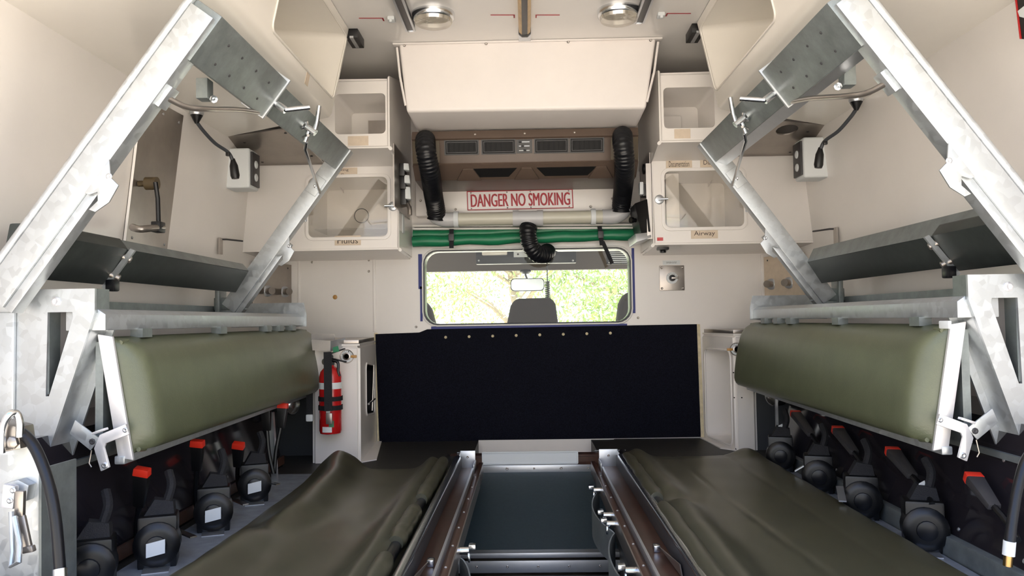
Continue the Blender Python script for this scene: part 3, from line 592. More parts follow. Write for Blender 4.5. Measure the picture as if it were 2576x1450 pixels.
# ------------------------------------------------------------------ pedestal cabinets
for s in (-1, 1):
    if s < 0: fr = [(.736, 2.64), (.572, 2.64), (.606, YF-.002), (.80, YF-.002)]; zt = -.078
    else: fr = [(.812, 2.79), (.736, 2.79), (.694, YF-.002), (.86, YF-.002)]; zt = -.065
    nm = 'cream pedestal cabinet holding the red fire extinguisher' if s < 0 else 'cream pedestal cabinet with tall open pocket and SUCTION dial'
    t = thing('pedestal_cabinet', (s*.68, 2.87, ZD), nm, 'cabinet')
    P = [V((s*x, y, 0)) for x, y in fr]; zz = V((0, 0, 1))
    b = B()
    lo = [p_+zz*ZD for p_ in P]; hi = [p_+zz*zt for p_ in P]
    def side(u_, v_): # point on inner side face
        return (P[1].lerp(P[2], u_))+zz*(ZD+(zt-ZD)*v_)
    pk = rr(.32, .86, .33, .80, .06, 4) if s < 0 else rr(.10, .93, .03, .86, .08, 4)
    if s < 0: pk = [(u_, v_+.10*(.6-u_)) for u_, v_ in pk]
    pl = [side(*q_) for q_ in pk]
    b.ring([side(*q_) for q_ in rr(0, 1, 0, 1, .001, 4)], pl)
    b.face(b.vv([lo[0], lo[1], hi[1], hi[0]])); b.face(b.vv(hi)); b.face(b.vv([lo[3], lo[0], hi[0], hi[3]]))
    bmesh.ops.remove_doubles(b.bm, verts=b.bm.verts, dist=.0012)
    es = [e for e in b.bm.edges if len(e.link_faces) == 2 and e.calc_face_angle(0) > .4]
    bmesh.ops.bevel(b.bm, geom=es, offset=.01, segments=3, affect='EDGES')
    obj('body', b, m_cream, t, angle=45)
    obj('pocket', B().recess(pl, (s*(.09 if s < 0 else .1), 0, 0), .98), m_black if s < 0 else m_cream, t, recalc=False)
    obj('pocket_trim', B().tube(pl, .004, 6, closed=True), m_cream, t)
    if s < 0: 
        obj('pocket_handle', B().tube([side(.75, .78)+V((.004, 0, 0)), side(.62, .36)+V((.004, 0, 0))], .004, 8).tube([side(.4, .45)+V((.004, 0, 0)), side(.8, .45)+V((.004, 0, 0))], .004, 8), m_chrome, t)
    lid = [p_+zz*(zt+.004) for p_ in P]; c_ = sum(lid, V())/4
    obj('lid', B().prism([c_+(q_-c_)*.94 for q_ in lid], (0, 0, .014)), m_stain, t, bevel=.002)
    obj('lid_edge', B().prism([c_+(q_-c_)*.99-zz*.006 for q_ in lid], (0, 0, .006)), m_cream, t)
    # suction dial
    k = PY(873, 897, 2.638) if s < 0 else PY(1852, 879, 2.788)
    dl = obj('dial', B().lathe(k, -FW, [(.021, -.003), (.021, .003), (.013, .004)], 28), m_label, t, label='round dial marked SUCTION')
    obj('dial_rim', B().tube([k+V((math.cos(a_*.2618)*.0215, -.002, math.sin(a_*.2618)*.0215)) for a_ in range(24)], .0018, 6, closed=True), m_stain, dl)
    obj('dial_socket', B().lathe(k, -FW, [(.013, .003), (.013, .008), (.009, .009), (.008, .004)], 20), m_stain, dl)
    obj('dial_tab', B().box(*( (k.x+.014, k.x+.034) if s < 0 else (k.x-.034, k.x-.014)), k.y-.008, k.y, k.z-.005, k.z+.004), m_amber, dl, bevel=.002)
    arctext('SUCTION', k+V((0, -.0042, 0)), .017, .0045, 155, 25, m_ink, dl)
    if s > 0:
        for px, py in ((1845, 938), (1865, 937), (1847, 1001), (1866, 1001)): screw(PY(px, py, 2.79), -FW, t, .0025, m_void)
    obj('foot_flange', B().prism([side(0, 0)+V((0, -.0, .0)), side(0, 0)+V((-s*.045, .05, 0)), side(1, 0)+V((-s*.02, 0, 0)), side(1, 0)], (0, 0, .004)), m_cream, t)
# steel bracket tray on the extinguisher pedestal
t = thing('steel_tray_bracket', (-.70, 2.60, -.09), 'bent stainless steel tray bracket above the fire extinguisher', 'bracket')
a, c, e = PY(783, 855, 2.58), PY(832, 884, 2.58), PY(866, 876, 2.62)
obj('front_face', B().prism([PY(783, 855, 2.58), PY(831, 858, 2.58), PY(830, 884, 2.58), PY(786, 882, 2.58)], (0, .003, 0)), m_stain, t)
obj('side_face', B().prism([PY(831, 858, 2.58), PY(866, 851, 2.66), PY(865, 876, 2.66), PY(830, 884, 2.58)], (.003, .002, 0)), m_alu, t)
obj('back_face', B().prism([PY(783, 840, 2.66), PY(840, 840, 2.66), PY(843, 858, 2.66), PY(783, 856, 2.66)], (0, .003, 0)), m_stain, t)
# fire extinguisher
yx = 2.585; k = PY(832, 1090, yx); r = .037
ZT = lambda py: PY(832, py, yx).z
t = thing('fire_extinguisher', k, 'red fire extinguisher with white band strapped to the cream pedestal', 'fire extinguisher')
zb, ztp = ZT(1092), ZT(925)
cyl_ = obj('cylinder', B().lathe((k.x, yx, zb), UP, [(.028, 0), (r-.003, .003), (r, .012), (r, ztp-zb-.03), (r-.004, ztp-zb-.014), (r-.014, ztp-zb-.002), (.013, ztp-zb+.004), (.012, ztp-zb+.012)], 32), m_redp, t)
def band(p0, p1, m_, nm, rr_=.0006, a0=0, a1=360, n=28, par=None):
    b = B(); za, zc_ = ZT(p1), ZT(p0); rows = []
    for z in (za, zc_): rows.append(b.vv([(k.x+math.cos(math.radians(a0+(a1-a0)*i/n))*(r+rr_), yx+math.sin(math.radians(a0+(a1-a0)*i/n))*(r+rr_), z) for i in range(n+1)]))
    for i in range(n): b.face([rows[0][i], rows[0][i+1], rows[1][i+1], rows[1][i]])
    return obj(nm, b, m_, par or t)
band(962, 978, m_label, 'white_band', par=cyl_); band(1056, 1072, m_cyl, 'pictogram', a0=275, a1=300, n=5, rr_=.0009, par=cyl_); band(1071, 1085, m_label, 'instruction_label', a0=240, a1=290, n=8, rr_=.0009, par=cyl_); band(1030, 1044, m_label, 'instruction_label', a0=262, a1=282, n=5, rr_=.0009, par=cyl_)
for p0, p1 in ((997, 1008), (1019, 1031)):
    st = band(p0, p1, m_web, 'bracket_strap', rr_=.003); z = ZT((p0+p1)/2); obj('clasp', B().box(k.x-.012+.01, k.x+.006, yx-r-.008, yx-r-.002, z-.006, z+.006), m_chrome, st, bevel=.001)
zv = ztp+.012
obj('valve', B().lathe((k.x, yx, zv-.004), UP, [(.014, 0), (.014, .012), (.01, .014), (.01, .03), (.006, .036)], 14), m_dgrey, t)
obj('carry_handle', B().bar((k.x-.01, yx, zv+.022), (k.x+.055, yx-.01, zv+.006), .016, .004), m_black, t, bevel=.001)
obj('squeeze_lever', B().bar((k.x-.01, yx, zv+.03), (k.x+.05, yx-.01, zv+.05), .016, .004), m_black, t, bevel=.001)
obj('hose', B().tube(smooth([(k.x+.01, yx-.01, zv+.012), (k.x+.028, yx-.012, zv+.004), (k.x+.03, yx-.016, zv-.025), (k.x+.034, yx-.014, zv-.04)]), .005, 8), m_black, t)
obj('pressure_gauge', B().lathe((k.x-.012, yx-.012, zv+.008), (-.4, -1, 0), [(.011, 0), (.011, .008)], 14), m_stain, t)
obj('safety_tag', B().prism([(k.x+.012, yx-.016, zv+.055), (k.x+.03, yx-.016, zv+.06), (k.x+.034, yx-.016, zv+.042), (k.x+.014, yx-.016, zv+.038)], (0, .001, 0)), m_green, t)
obj('wall_bracket', B().box(k.x-.012, k.x+.012, yx+r, 2.642, zb+.03, ztp-.03), m_dgrey, t)
# hanging black straps on that pedestal
b = B().bar(PY(824, 886, 2.545), PY(826, 1035, 2.53), .003, .026, RT)
t = obj('hanging_strap', b, m_web, label='wide black webbing strap hanging in front of the fire extinguisher', cat='strap')
obj('clip', B().box(-.66-.0, -.64, 2.525, 2.535, ZT(1062), ZT(1035)), m_stain, t, bevel=.002)
b = B().bar(PY(779, 978, 2.60), PY(779, 1048, 2.60), .004, .021, RT)
t = obj('webbing_strap', b, m_web, label='black webbing strap with white plastic end beside the pedestal', cat='strap')
k2 = PY(779, 1052, 2.597); obj('end_tab', B().box(k2.x-.012, k2.x+.012, 2.59, 2.603, k2.z-.012, k2.z+.012), m_label, t, bevel=.005)
t = thing('door_stop', PY(940, 905, 3.08), 'pair of small black rubber stops at the carpet edge', 'door stop')
for py in (915, 958): k2 = PY(940, py, 3.085); obj('stop', B().box(k2.x-.008, k2.x+.008, 3.07, YF-.002, k2.z-.022, k2.z+.018), m_blackr, t, bevel=.003)
# round chrome lamps low on the side panels
for s, (px, py) in ((-1, (735, 1018)), (1, (1944, 996))):
    k2 = PY(px, py, 2.62); n = V((-s*.9, -.45, 0)).normalized()
    t = thing('step_light', k2-V((0, 0, .035)), f'round chrome rimmed light low on the {"extinguisher" if s<0 else "oxygen outlet"} side', 'lamp')
    obj('rim', B().lathe(k2, n, [(.036, -.03), (.036, .0), (.033, .004)], 24), m_chrome, t)
    obj('lens', B().lathe(k2, n, [(.033, .002), (.025, .012), (.01, .016), (.001, .017)], 24), bpy.data.materials['lamp glass'], t)
    obj('mount', B().lathe(k2-n*.03, -n, [(.03, 0), (.026, .2)], 16), m_greyp, t)
# ------------------------------------------------------------------ things on the side walls
for s in (-1, 1):
    side_ = 'extinguisher' if s < 0 else 'oxygen outlet'
    # corner shelf plate
    ol = [V((s*x, y, .632)) for x, y in ((1.01, 2.57), (.80, 2.53), (.66, 2.78), (.66, YF-.3), (1.01, YF-.3))]
    ol = [V((s*1.0, 2.57, .625)), V((s*.805, 2.53, .625)), V((s*.69, 2.61, .625)), V((s*.69, 2.80, .56)), V((s*1.02, 2.80, .56))]
    hol = [] if s < 0 else [[V((s*.855+.035*math.cos(a_*math.pi/8)+.0, 2.58+.02*math.sin(a_*math.pi/8)+.03, .625-.065*((.02*math.sin(a_*math.pi/8)+.0)/.19))) for a_ in range(16)]]
    t = thing('corner_shelf', (s*.85, 2.68, .56), f'stainless steel corner shelf plate under the locker end on the {side_} side'+('' if s < 0 else ', holed'), 'shelf')
    sl = lambda x, y: V((s*x, y, .640-.062*(y-2.55)/.25)); fr_ = [sl(1.005, 2.575), sl(.80, 2.535), sl(.725, 2.57), sl(.725, 2.798), sl(1.01, 2.798)]
    if s > 0:
        hh = [sl(.885+.036*math.cos(a_*math.pi/8), 2.605+.036*math.sin(a_*math.pi/8)) for a_ in range(16)]
        obj('plate', B().plate(fr_, [hh], (0, 0, .004)), m_stain, t)
    else: obj('plate', B().prism(fr_, (0, 0, .004)), m_stain, t)
    for f in ((.96, 2.62), (.80, 2.56), (.76, 2.73), (.95, 2.77)): screw(sl(*f), -UP, t, .005, m_dgrey)
    # gooseneck lamp
    kb = V((s*.972, 2.262, .632))
    t = thing('gooseneck_lamp', (s*.93, 2.33, .455), f'black flexible gooseneck reading lamp on the {side_} side', 'reading lamp')
    obj('base', B().lathe(kb, -UP, [(.020, -.004), (.020, .006), (.018, .010)], 20), m_alu, t)
    obj('bracket', B().lathe(kb-UP*.01, -UP, [(.018, 0), (.005, .025)], 12), m_black, t)
    nk = smooth([kb-UP*.03, kb+V((-s*.01, .02, -.05)), kb+V((-s*.03, .06, -.08)), kb+V((-s*.055, .10, -.10)), kb+V((-s*.065, .115, -.125))])
    obj('neck', B().tube(nk, .0055, 10), m_greyp, t)
    e = nk[-1]; d = V((-s*.12, .05, -1)).normalized()
    obj('lamp_head', B().lathe(e, d, [(.006, -.008), (.008, 0), (.0125, .014), (.014, .045), (.011, .055)], 14), m_black, t)
    obj('switch', B().box(nk[-9].x-.006, nk[-9].x+.006, nk[-9].y-.006, nk[-9].y+.006, nk[-9].z-.012, nk[-9].z+.0), m_black, t, bevel=.002)
    # white socket unit
    t = thing('socket_unit', (s*.96, 2.64, .465), f'white plastic socket unit with black switch face on the {side_} wall', 'socket')
    obj('body', B().box(min(s*.937, s*1.03), max(s*.937, s*1.03), 2.6, 2.69, .463, .60), m_label, t, bevel=.008, seg=3)
    fp_ = obj('switch_face', B().box(min(s*.93, s*.938), max(s*.93, s*.938), 2.612, 2.685, .475, .59), m_dgrey, t, bevel=.002)
    for z in (.505, .55): obj('rocker', B().lathe((s*.931, 2.645, z), (-s, 0, 0), [(.014, 0), (.013, .004), (.006, .007)], 14), m_label, fp_)
    # wire hooks
    t = thing('wire_hook', (s*.98, 2.50, .24), f'bent wire hook low on the {side_} wall', 'hook')
    xw_ = s*(WX(.29)-.004)
    obj('plate', B().box(min(xw_, xw_-s*.006), max(xw_, xw_-s*.006), 2.56, 2.585, .235, .29), m_stain, t)
    obj('wire', B().tube([(xw_, 2.572, .285), (xw_-s*.012, 2.60, .288), (xw_-s*.03, 2.70, .292)], .003, 8), m_dgrey, t)
# steel panel with lever on the extinguisher side wall
pw = [(1.985, .607), (2.225, .612), (2.20, .205), (1.965, .21)]
t = thing('steel_wall_panel', (-1.0, 2.09, .21), 'tall brushed steel panel with black lever on the extinguisher side wall', 'panel')
pts = [V((-WX(z)+.003, y, z)) for y, z in pw]
obj('sheet', B().prism(pts, (.004, 0, 0)), m_stain, t)
for y, z in ((2.01, .585), (2.105, .585), (2.2, .585), (2.08, .40), (2.0, .23), (2.18, .23)): screw((-WX(z)+.007, y, z), RT, t, .004, m_alu)
kx = -.975
obj('edge_bead', B().bar((-WX(.6)+.006, 1.985, .607), (-WX(.21)+.006, 1.966, .21), .005, .006), m_cream, t)
a = PX(377, 462, -.985)
kn = obj('knob', B().lathe(a+V((-.03, 0, 0)), RT, [(.008, 0), (.008, .02), (.017, .02), (.017, .05)], 16), m_brownd, t)
lv = obj('lever', B().tube([PX(391, 458, -.96), PX(397, 500, -.958), PX(399, 565, -.955)], .006, 8), m_black, t)
obj('spout', B().tube(smooth([PX(333, 572, -1.0), PX(352, 577, -.97), PX(385, 574, -.955), PX(410, 573, -.95)]), .009, 10), m_stain, t)
c_ = PX(398, 572, -.955); obj('spout_clamp', B().box(c_.x-.012, c_.x+.012, c_.y-.016, c_.y+.016, c_.z-.014, c_.z+.014), m_black, lv, bevel=.003)
# edge of a sign on the oxygen-side wall
b = B(); q_ = [PX(2554, -20, .975), PX(2620, -20, .975), PX(2620, 102, .975), PX(2568, 98, .975)]
t = obj('safety_sign', b.prism(q_, (.004, 0, 0)), m_black, label='dark safety sign with white figure and red edge high on the oxygen outlet side wall', cat='sign')
q2 = [PX(2552, -20, .975), PX(2556, -20, .975), PX(2570, 98, .975), PX(2566, 98, .975)]; obj('red_edge', B().prism(q2, (-.001, 0, 0)), m_redp, t)
q2 = [PX(2561, 28, .975), PX(2590, 5, .975), PX(2590, 48, .975), PX(2566, 42, .975)]; obj('pictogram', B().prism(q2, (-.001, 0, 0)), m_label, t)
# ------------------------------------------------------------------ folded upper berth frames
for s in (-1, 1):
    side_ = 'extinguisher' if s < 0 else 'oxygen outlet'
    def S(x, y, z): return V((s*x, y, z))
    P0, P1 = (.945, .06), (.575, .565)
    dd = V((P1[0]-P0[0], 0, P1[1]-P0[1])); L = dd.length; dd.normalize()
    n = V((-dd.z, 0, dd.x)) if dd.x > 0 else V((dd.z, 0, -dd.x)); n = V((-abs(dd.z), 0, -abs(dd.x)))   # towards the middle and down (unmirrored x)
    def A(t_, y, off=0): q_ = V((P0[0], y, P0[1]))+dd*(t_*L)+n*off; return V((s*q_.x, q_.y, q_.z))
    sd = V((s*dd.x, 0, dd.z)); sn = V((s*n.x, 0, n.z))
    t = thing('upper_berth_frame', (s*.95, 1.93, .06), f'folded galvanised upper berth frame leaning over the {side_} side seat', 'berth frame')
    for y, w_ in ((1.38, .052), (2.47, .048)):
        arm = obj('arm', B().bar(A(-.02, y), A(1.0, y), .03, w_, sn) if False else B().hexa([A(-.02, y-.02, -.025), A(-.02, y+.02, -.025), A(-.02, y+.02, .025), A(-.02, y-.02, .025), A(1.0, y-.02, -.025), A(1.0, y+.02, -.025), A(1.0, y+.02, .025), A(1.0, y-.02, .025)]), m_galv, t, bevel=.003)
        if y < 2: obj('edge_tube', B().tube([A(-.05, y-.012, -.034), A(1.05, y-.012, -.034)], .008, 10), m_galv, arm)
        obj('sleeve', B().hexa([A(-.02, y-.016, .025), A(-.02, y+.016, .025), A(-.02, y+.016, .042), A(-.02, y-.016, .042), A(.43, y-.016, .025), A(.43, y+.016, .025), A(.43, y+.016, .042), A(.43, y-.016, .042)]), m_galv, arm, bevel=.002)
        # hook plate
        h0 = .40 if y < 2 else .36
        hk = [(h0+.10, .026), (h0+.06, .048), (h0+.055, .068), (h0-.0, .072), (h0-.045, .062), (h0-.05, .05), (h0-.015, .054), (h0+.005, .044), (h0-.015, .034), (h0-.02, .026)]
        obj('hook', B().prism([A(u_, y-.022, o_) for u_, o_ in hk], (0, -.004, 0)), m_galv, arm, bevel=.001)
        screw(A(h0+.06, y-.026, .045), -FW, arm, .006, m_alu)
        if y > 2:
            obj('clip_plate', B().prism([A(.70, y-.02, -.02), A(.80, y-.02, -.02), A(.80, y-.02, .018), A(.70, y-.02, .018)], (0, -.004, 0)), m_galv, arm, bevel=.001)
            screw(A(.745, y-.024, 0), -FW, arm, .006, m_chrome)
    # upper beam: narrow far channel plus wide near channel
    def beam(y0, y1, t0_, t1_, o0, o1, m_, nm, bev=.003): return obj(nm, B().hexa([A(t0_, y0, o0), A(t1_, y0, o0), A(t1_, y0, o1), A(t0_, y0, o1), A(t0_, y1, o0), A(t1_, y1, o0), A(t1_, y1, o1), A(t0_, y1, o1)]), m_, t, bevel=bev)
    ub = beam(1.70, 2.47, .875, 1.0, -.02, .02, m_galvd, 'upper_beam')
    ob = beam(1.372, 1.76, .86, 1.02, -.028, .03, m_galvd, 'beam_channel')
    obj('channel_lip', B().hexa([A(.855, 1.755, -.03), A(1.03, 1.755, -.03), A(1.03, 1.755, .034), A(.855, 1.755, .034), A(.855, 1.762, -.03), A(1.03, 1.762, -.03), A(1.03, 1.762, .034), A(.855, 1.762, .034)]), m_galv, ob, bevel=.002)
    for y in (1.45, 1.52, 1.60, 1.68):
        for tt in (.90, .97): screw(A(tt, y, .03), sn, ob, .003, m_dgrey)
    obj('lug', B().box(*sorted((A(.83, 1.55).x-s*.0, A(.83, 1.55).x+s*.024)), 1.535, 1.565, A(.83, 1.55).z-.022, A(.83, 1.55).z+.02), m_galvd, ob, bevel=.002)
    screw(A(.81, 1.545, .02), (-s*.3, -1, 0), ob, .008, m_chrome)
    if s > 0: obj('lower_flange', B().hexa([A(.83, 1.42, -.01), A(.875, 1.42, -.01), A(.875, 1.42, .018), A(.83, 1.42, .0), A(.83, 2.46, -.01), A(.875, 2.46, -.01), A(.875, 2.46, .018), A(.83, 2.46, .0)]), m_alu, ub)
    # lower beam
    sec = [(.927, .10), (.885, .168), (.905, .21 if s > 0 else .192), (.95, .21 if s > 0 else .192), (.965, .12)]
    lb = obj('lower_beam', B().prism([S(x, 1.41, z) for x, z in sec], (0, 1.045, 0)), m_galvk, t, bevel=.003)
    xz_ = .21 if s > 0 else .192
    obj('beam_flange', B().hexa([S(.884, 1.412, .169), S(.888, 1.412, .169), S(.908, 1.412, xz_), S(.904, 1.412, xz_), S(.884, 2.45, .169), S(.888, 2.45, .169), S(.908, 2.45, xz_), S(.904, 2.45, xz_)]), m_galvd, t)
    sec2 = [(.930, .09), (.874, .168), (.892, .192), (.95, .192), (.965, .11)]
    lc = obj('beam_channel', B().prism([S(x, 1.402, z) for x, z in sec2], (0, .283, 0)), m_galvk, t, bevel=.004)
    obj('channel_lip', B().hexa([S(.934, 1.683, .086), S(.87, 1.683, .17), S(.86, 1.683, .165), S(.926, 1.683, .078), S(.934, 1.69, .086), S(.87, 1.69, .17), S(.86, 1.69, .165), S(.926, 1.69, .078)]), m_galv, lc)
    obj('rubber_stop', B().box(*sorted((s*.90, s*.92)), 1.672, 1.698, .076, .102), m_blackr, lc, bevel=.004)
    for z, x in ((.15, .885), (.11, .91)): obj('bolt', B().lathe(S(x, 1.69, z), FW*.5+V((-s, 0, -.5)), [(.008, -.01), (.008, .012), (.005, .014)], 10), m_stain, lc)
    # catch handle, its rod and the brace rod
    c0 = A(.94, 2.01, .02)
    hd = obj('catch', B().cyl(c0, c0+sn*.04, .009, 12).lathe(c0+sn*.0, sn, [(.014, 0), (.014, .006), (.009, .01)], 14), m_chrome, t)
    obj('catch_lever', B().tube([c0+sn*.036, c0+sn*.04+V((-s*.004, 0, .03)), c0+sn*.045+V((-s*.006, .0, .075))], .006, 10), m_chrome, hd)
    obj('catch_link', B().cyl(c0+sn*.02, c0+sn*.02+V((s*.012, .0, -.035)), .006, 10).cyl(c0+sn*.02+V((s*.0, -.012, -.02)), c0+sn*.02+V((s*.02, .012, -.02)), .004, 8), m_chrome, hd)
    rs = c0+sn*.02+V((s*.008, .0, -.035))
    obj('catch_rod', B().tube([rs, rs+V((s*.012, .03, -.012)), A(.74, 2.40, .035)+V((0, 0, -.005)), A(.745, 2.445, .02)], .0045, 8), m_chrome, t)
    c1 = A(.93, 1.77, .03)
    hd = obj('catch', B().cyl(c1, c1+sn*.03, .009, 12), m_chrome, t)
    obj('catch_lever', B().tube([c1+sn*.028, c1+sn*.03+V((-s*.05, .02, .012))], .006, 10), m_chrome, hd)
    for tt in (.885, .985): obj('bolt', B().lathe(A(tt, 1.765, .01), (0, 1, 0), [(.008, -.012), (.008, .008), (.004, .012)], 10), m_chrome, ob)
    obj('brace_rod', B().tube(smooth([A(.735, 1.385, .03), A(.745, 1.42, .05), A(.775, 1.47, .06), A(.83, 1.62, .04), A(.875, 1.775, .02)], 6), .0055, 10), m_stain, t)
    obj('rod_bracket', B().hexa([A(.70, 1.37, .024), A(.70, 1.40, .024), A(.70, 1.40, .034), A(.70, 1.37, .034), A(.77, 1.37, .024), A(.77, 1.40, .024), A(.77, 1.40, .034), A(.77, 1.37, .034)]), m_galv, t, bevel=.002)
    # pivot
    obj('pivot_bracket', B().box(*sorted((s*.90, s*1.0)), 2.457, 2.485, .045, .085).box(*sorted((s*.975, s*.99)), 2.44, 2.50, .03, .12), m_galvd, t, bevel=.003)
# ------------------------------------------------------------------ seat backs
for s in (-1, 1):
    side_ = 'extinguisher' if s < 0 else 'oxygen outlet'
    def S(x, y, z): return V((s*x, y, z))
    t = thing('seat_backrest', (s*.85, 2.05, -.26), f'olive padded seat backrest on galvanised frame along the {side_} side', 'backrest')
    obj('rail', B().prism([S(.785, 1.43, -.008), S(.785, 1.43, .022), S(.80, 1.43, .032), S(.86, 1.43, .032), S(.86, 1.43, -.008)], (0, 1.28, 0)), m_galv, t, bevel=.002)
    obj('end_plate', B().prism([S(1.04, 2.71, .072), S(.785, 2.71, .072), S(.775, 2.71, .03), S(.775, 2.71, -.012), S(1.04, 2.71, -.012)], (0, .005, 0)), m_galv, t)
    obj('rear_rail', B().prism([S(1.0, 1.43, .04), S(1.0, 1.43, .058), S(1.04, 1.43, .058), S(1.04, 1.43, .04)], (0, 1.28, 0)), m_galvd, t)
    gp = obj('gusset_plate', B().plate([S(1.08, 1.42, .07), S(.80, 1.42, .07), S(.80, 1.42, .025), S(.895, 1.42, -.265), S(1.08, 1.42, -.265)],
                                       [[S(.888, 1.42, .027), S(.842, 1.42, .027), S(.84, 1.42, .018), S(.884, 1.42, -.128), S(.890, 1.42, -.128)]], (0, .006, 0)), m_galv, t)
    obj('gusset_flange', B().hexa([S(.80, 1.4265, .025), S(.806, 1.4265, .025), S(.901, 1.4265, -.265), S(.895, 1.4265, -.265), S(.80, 1.485, .025), S(.806, 1.485, .025), S(.901, 1.485, -.265), S(.895, 1.485, -.265)]), m_galv, gp)
    obj('gusset_lip', B().hexa([S(.786, 1.48, .022), S(.806, 1.48, .022), S(.901, 1.48, -.265), S(.881, 1.48, -.265), S(.786, 1.485, .022), S(.806, 1.485, .022), S(.901, 1.485, -.265), S(.881, 1.485, -.265)]), m_galv, gp)
    obj('gusset_flange', B().box(*sorted((s*.80, s*.806)), 1.4265, 1.47, .025, .07), m_galvd, gp)
    obj('gusset_flange', B().box(*sorted((s*.888, s*.892)), 1.4265, 1.46, -.125, .027), m_galvd, gp)
    obj('overlay_plate', B().box(*sorted((s*.945, s*1.08)), 1.412, 1.42, -.25, .028), m_galv, gp, bevel=.004)
    screw(S(.872, 1.42, .047), -FW, gp, .009, m_steel2, h=.004)
    # padded cushion
    c0, c1 = S(.795, 0, -.022), S(.757, 0, -.238)
    y0_, y1_ = 1.462, 2.74; NU, NV = 40, 16
    dv = (c1-c0); hh = dv.length; dv.normalize(); nn = V((-s*abs(dv.z), 0, -abs(dv.x)))
    def cush(side_sign):
        def f(u_, v_):
            y = y0_+(y1_-y0_)*u_; e = min((y-y0_), (y1_-y))/.045; e = 1 if e > 1 else math.sqrt(max(0, 1-(1-e)**2))
            q_ = min(v_, 1-v_)*hh/.045; q_ = 1 if q_ > 1 else math.sqrt(max(0, 1-(1-q_)**2))
            th = (.012+.038*min(e, 1)*q_+.008*math.sin(math.pi*v_)*e) if side_sign > 0 else -.008
            p_ = c0+dv*(hh*v_)+nn*th; return (p_.x, y, p_.z)
        return f
    b = B(); g1 = b.grid(cush(1), 60, 24); g2 = b.grid(cush(-1), 60, 24)
    for i in range(60):
        b.face([g1[i][0], g1[i+1][0], g2[i+1][0], g2[i][0]]); b.face([g1[i][24], g2[i][24], g2[i+1][24], g1[i+1][24]])
    for j in range(24):
        b.face([g1[0][j], g2[0][j], g2[0][j+1], g1[0][j+1]]); b.face([g1[60][j], g1[60][j+1], g2[60][j+1], g2[60][j]])
    cu = obj('cushion', b, m_vinyl, t, angle=60)
    for v_ in (.03, .97):
        q_ = c0+dv*(hh*v_)+nn*.018; obj('corner_tuck', B().tube([(q_.x, y0_+.005, q_.z), (q_.x, y0_+.03, q_.z+(-.003 if v_ > .5 else .003))], .0045, 8), m_vinyl, cu)
    if s > 0:
        q_ = PX(2385, 816, .735); obj('paint_chip', B().box(q_.x-.006, q_.x+.0, q_.y-.012, q_.y+.02, q_.z-.008, q_.z+.006), m_label, cu, bevel=.002)
    # steel end strip and hinge pads
    ts = c0+nn*-.002; 
    def E(v_, o_, y): q_ = c0+dv*(hh*v_)+nn*o_; return V((q_.x, y, q_.z))
    ep = obj('end_strip', B().hexa([E(-.02, .012, 1.452), E(-.02, -.018, 1.452), E(1.06, -.018, 1.452), E(1.06, .012, 1.452), E(-.02, .012, 1.46), E(-.02, -.018, 1.46), E(1.06, -.018, 1.46), E(1.06, .012, 1.46)]), m_steel2, t, bevel=.003)
    for y in (1.55, 1.95, 2.3, 2.42, 2.55): obj('hinge', B().box(*sorted((s*.775, s*.80)), y, y+.04, -.024, -.006), m_galvd, t)
    obj('back_frame', B().box(*sorted((s*.805, s*.82)), 1.46, 2.7, -.24, -.03), m_galvd, t)
    obj('bottom_bar', B().bar(S(.768, 1.45, -.252), S(.768, 2.72, -.246), .02, .016), m_galv, t, bevel=.003)
    obj('shelf_bar', B().bar(S(.90, 1.30, -.262), S(.90, 2.6, -.262), .07, .012), m_galvd, t)
    # latch linkage
    def Q(px, py, y=1.44):
        if s > 0: px = 2*1326-px
        q_ = V(((px-1326)/1950*y, y, (805-py)/1950*y)); return q_
    lk = obj('latch_link', B().prism([Q(182, 1040), Q(168, 1075), Q(222, 1118), Q(245, 1088)], (0, -.004, 0)), m_galv, t, bevel=.002)
    screw(Q(224, 1096, 1.436), -FW, lk, .006, m_dgrey)
    la = obj('latch_arm', B().prism([Q(312, 1052, 1.432), Q(322, 1078, 1.432), Q(262, 1100, 1.432), Q(258, 1110, 1.432), Q(272, 1160, 1.432), Q(250, 1170, 1.432), Q(232, 1112, 1.432), Q(246, 1078, 1.432)], (0, -.006, 0)), m_steel2, t, bevel=.002)
    obj('latch_tab', B().prism([Q(229, 1072, 1.436), Q(264, 1060, 1.436), Q(266, 1066, 1.436), Q(232, 1078, 1.436)], (0, -.012, 0)), m_steel2, la, bevel=.001)
    screw(Q(256, 1156, 1.426), -FW, la, .006, m_alu); screw(Q(308, 1068, 1.426), -FW, la, .005, m_alu)
    obj('cotter_pin', B().tube([Q(222, 1118, 1.43), Q(216, 1150, 1.43), Q(222, 1160, 1.43)], .0012, 6), m_stain, la)
    # front leg of the seat frame
    if s < 0: obj('leg', B().bar(PZ(692, 1215, ZD), PZ(692, 1215, ZD)+V((-.012, 0, .21)), .016, .016, FW), m_alu, t)
    else: obj('leg', B().bar(V((.79, 2.5, ZD)), V((.79, 2.5, -.24)), .008, .008, FW), m_alu, t)
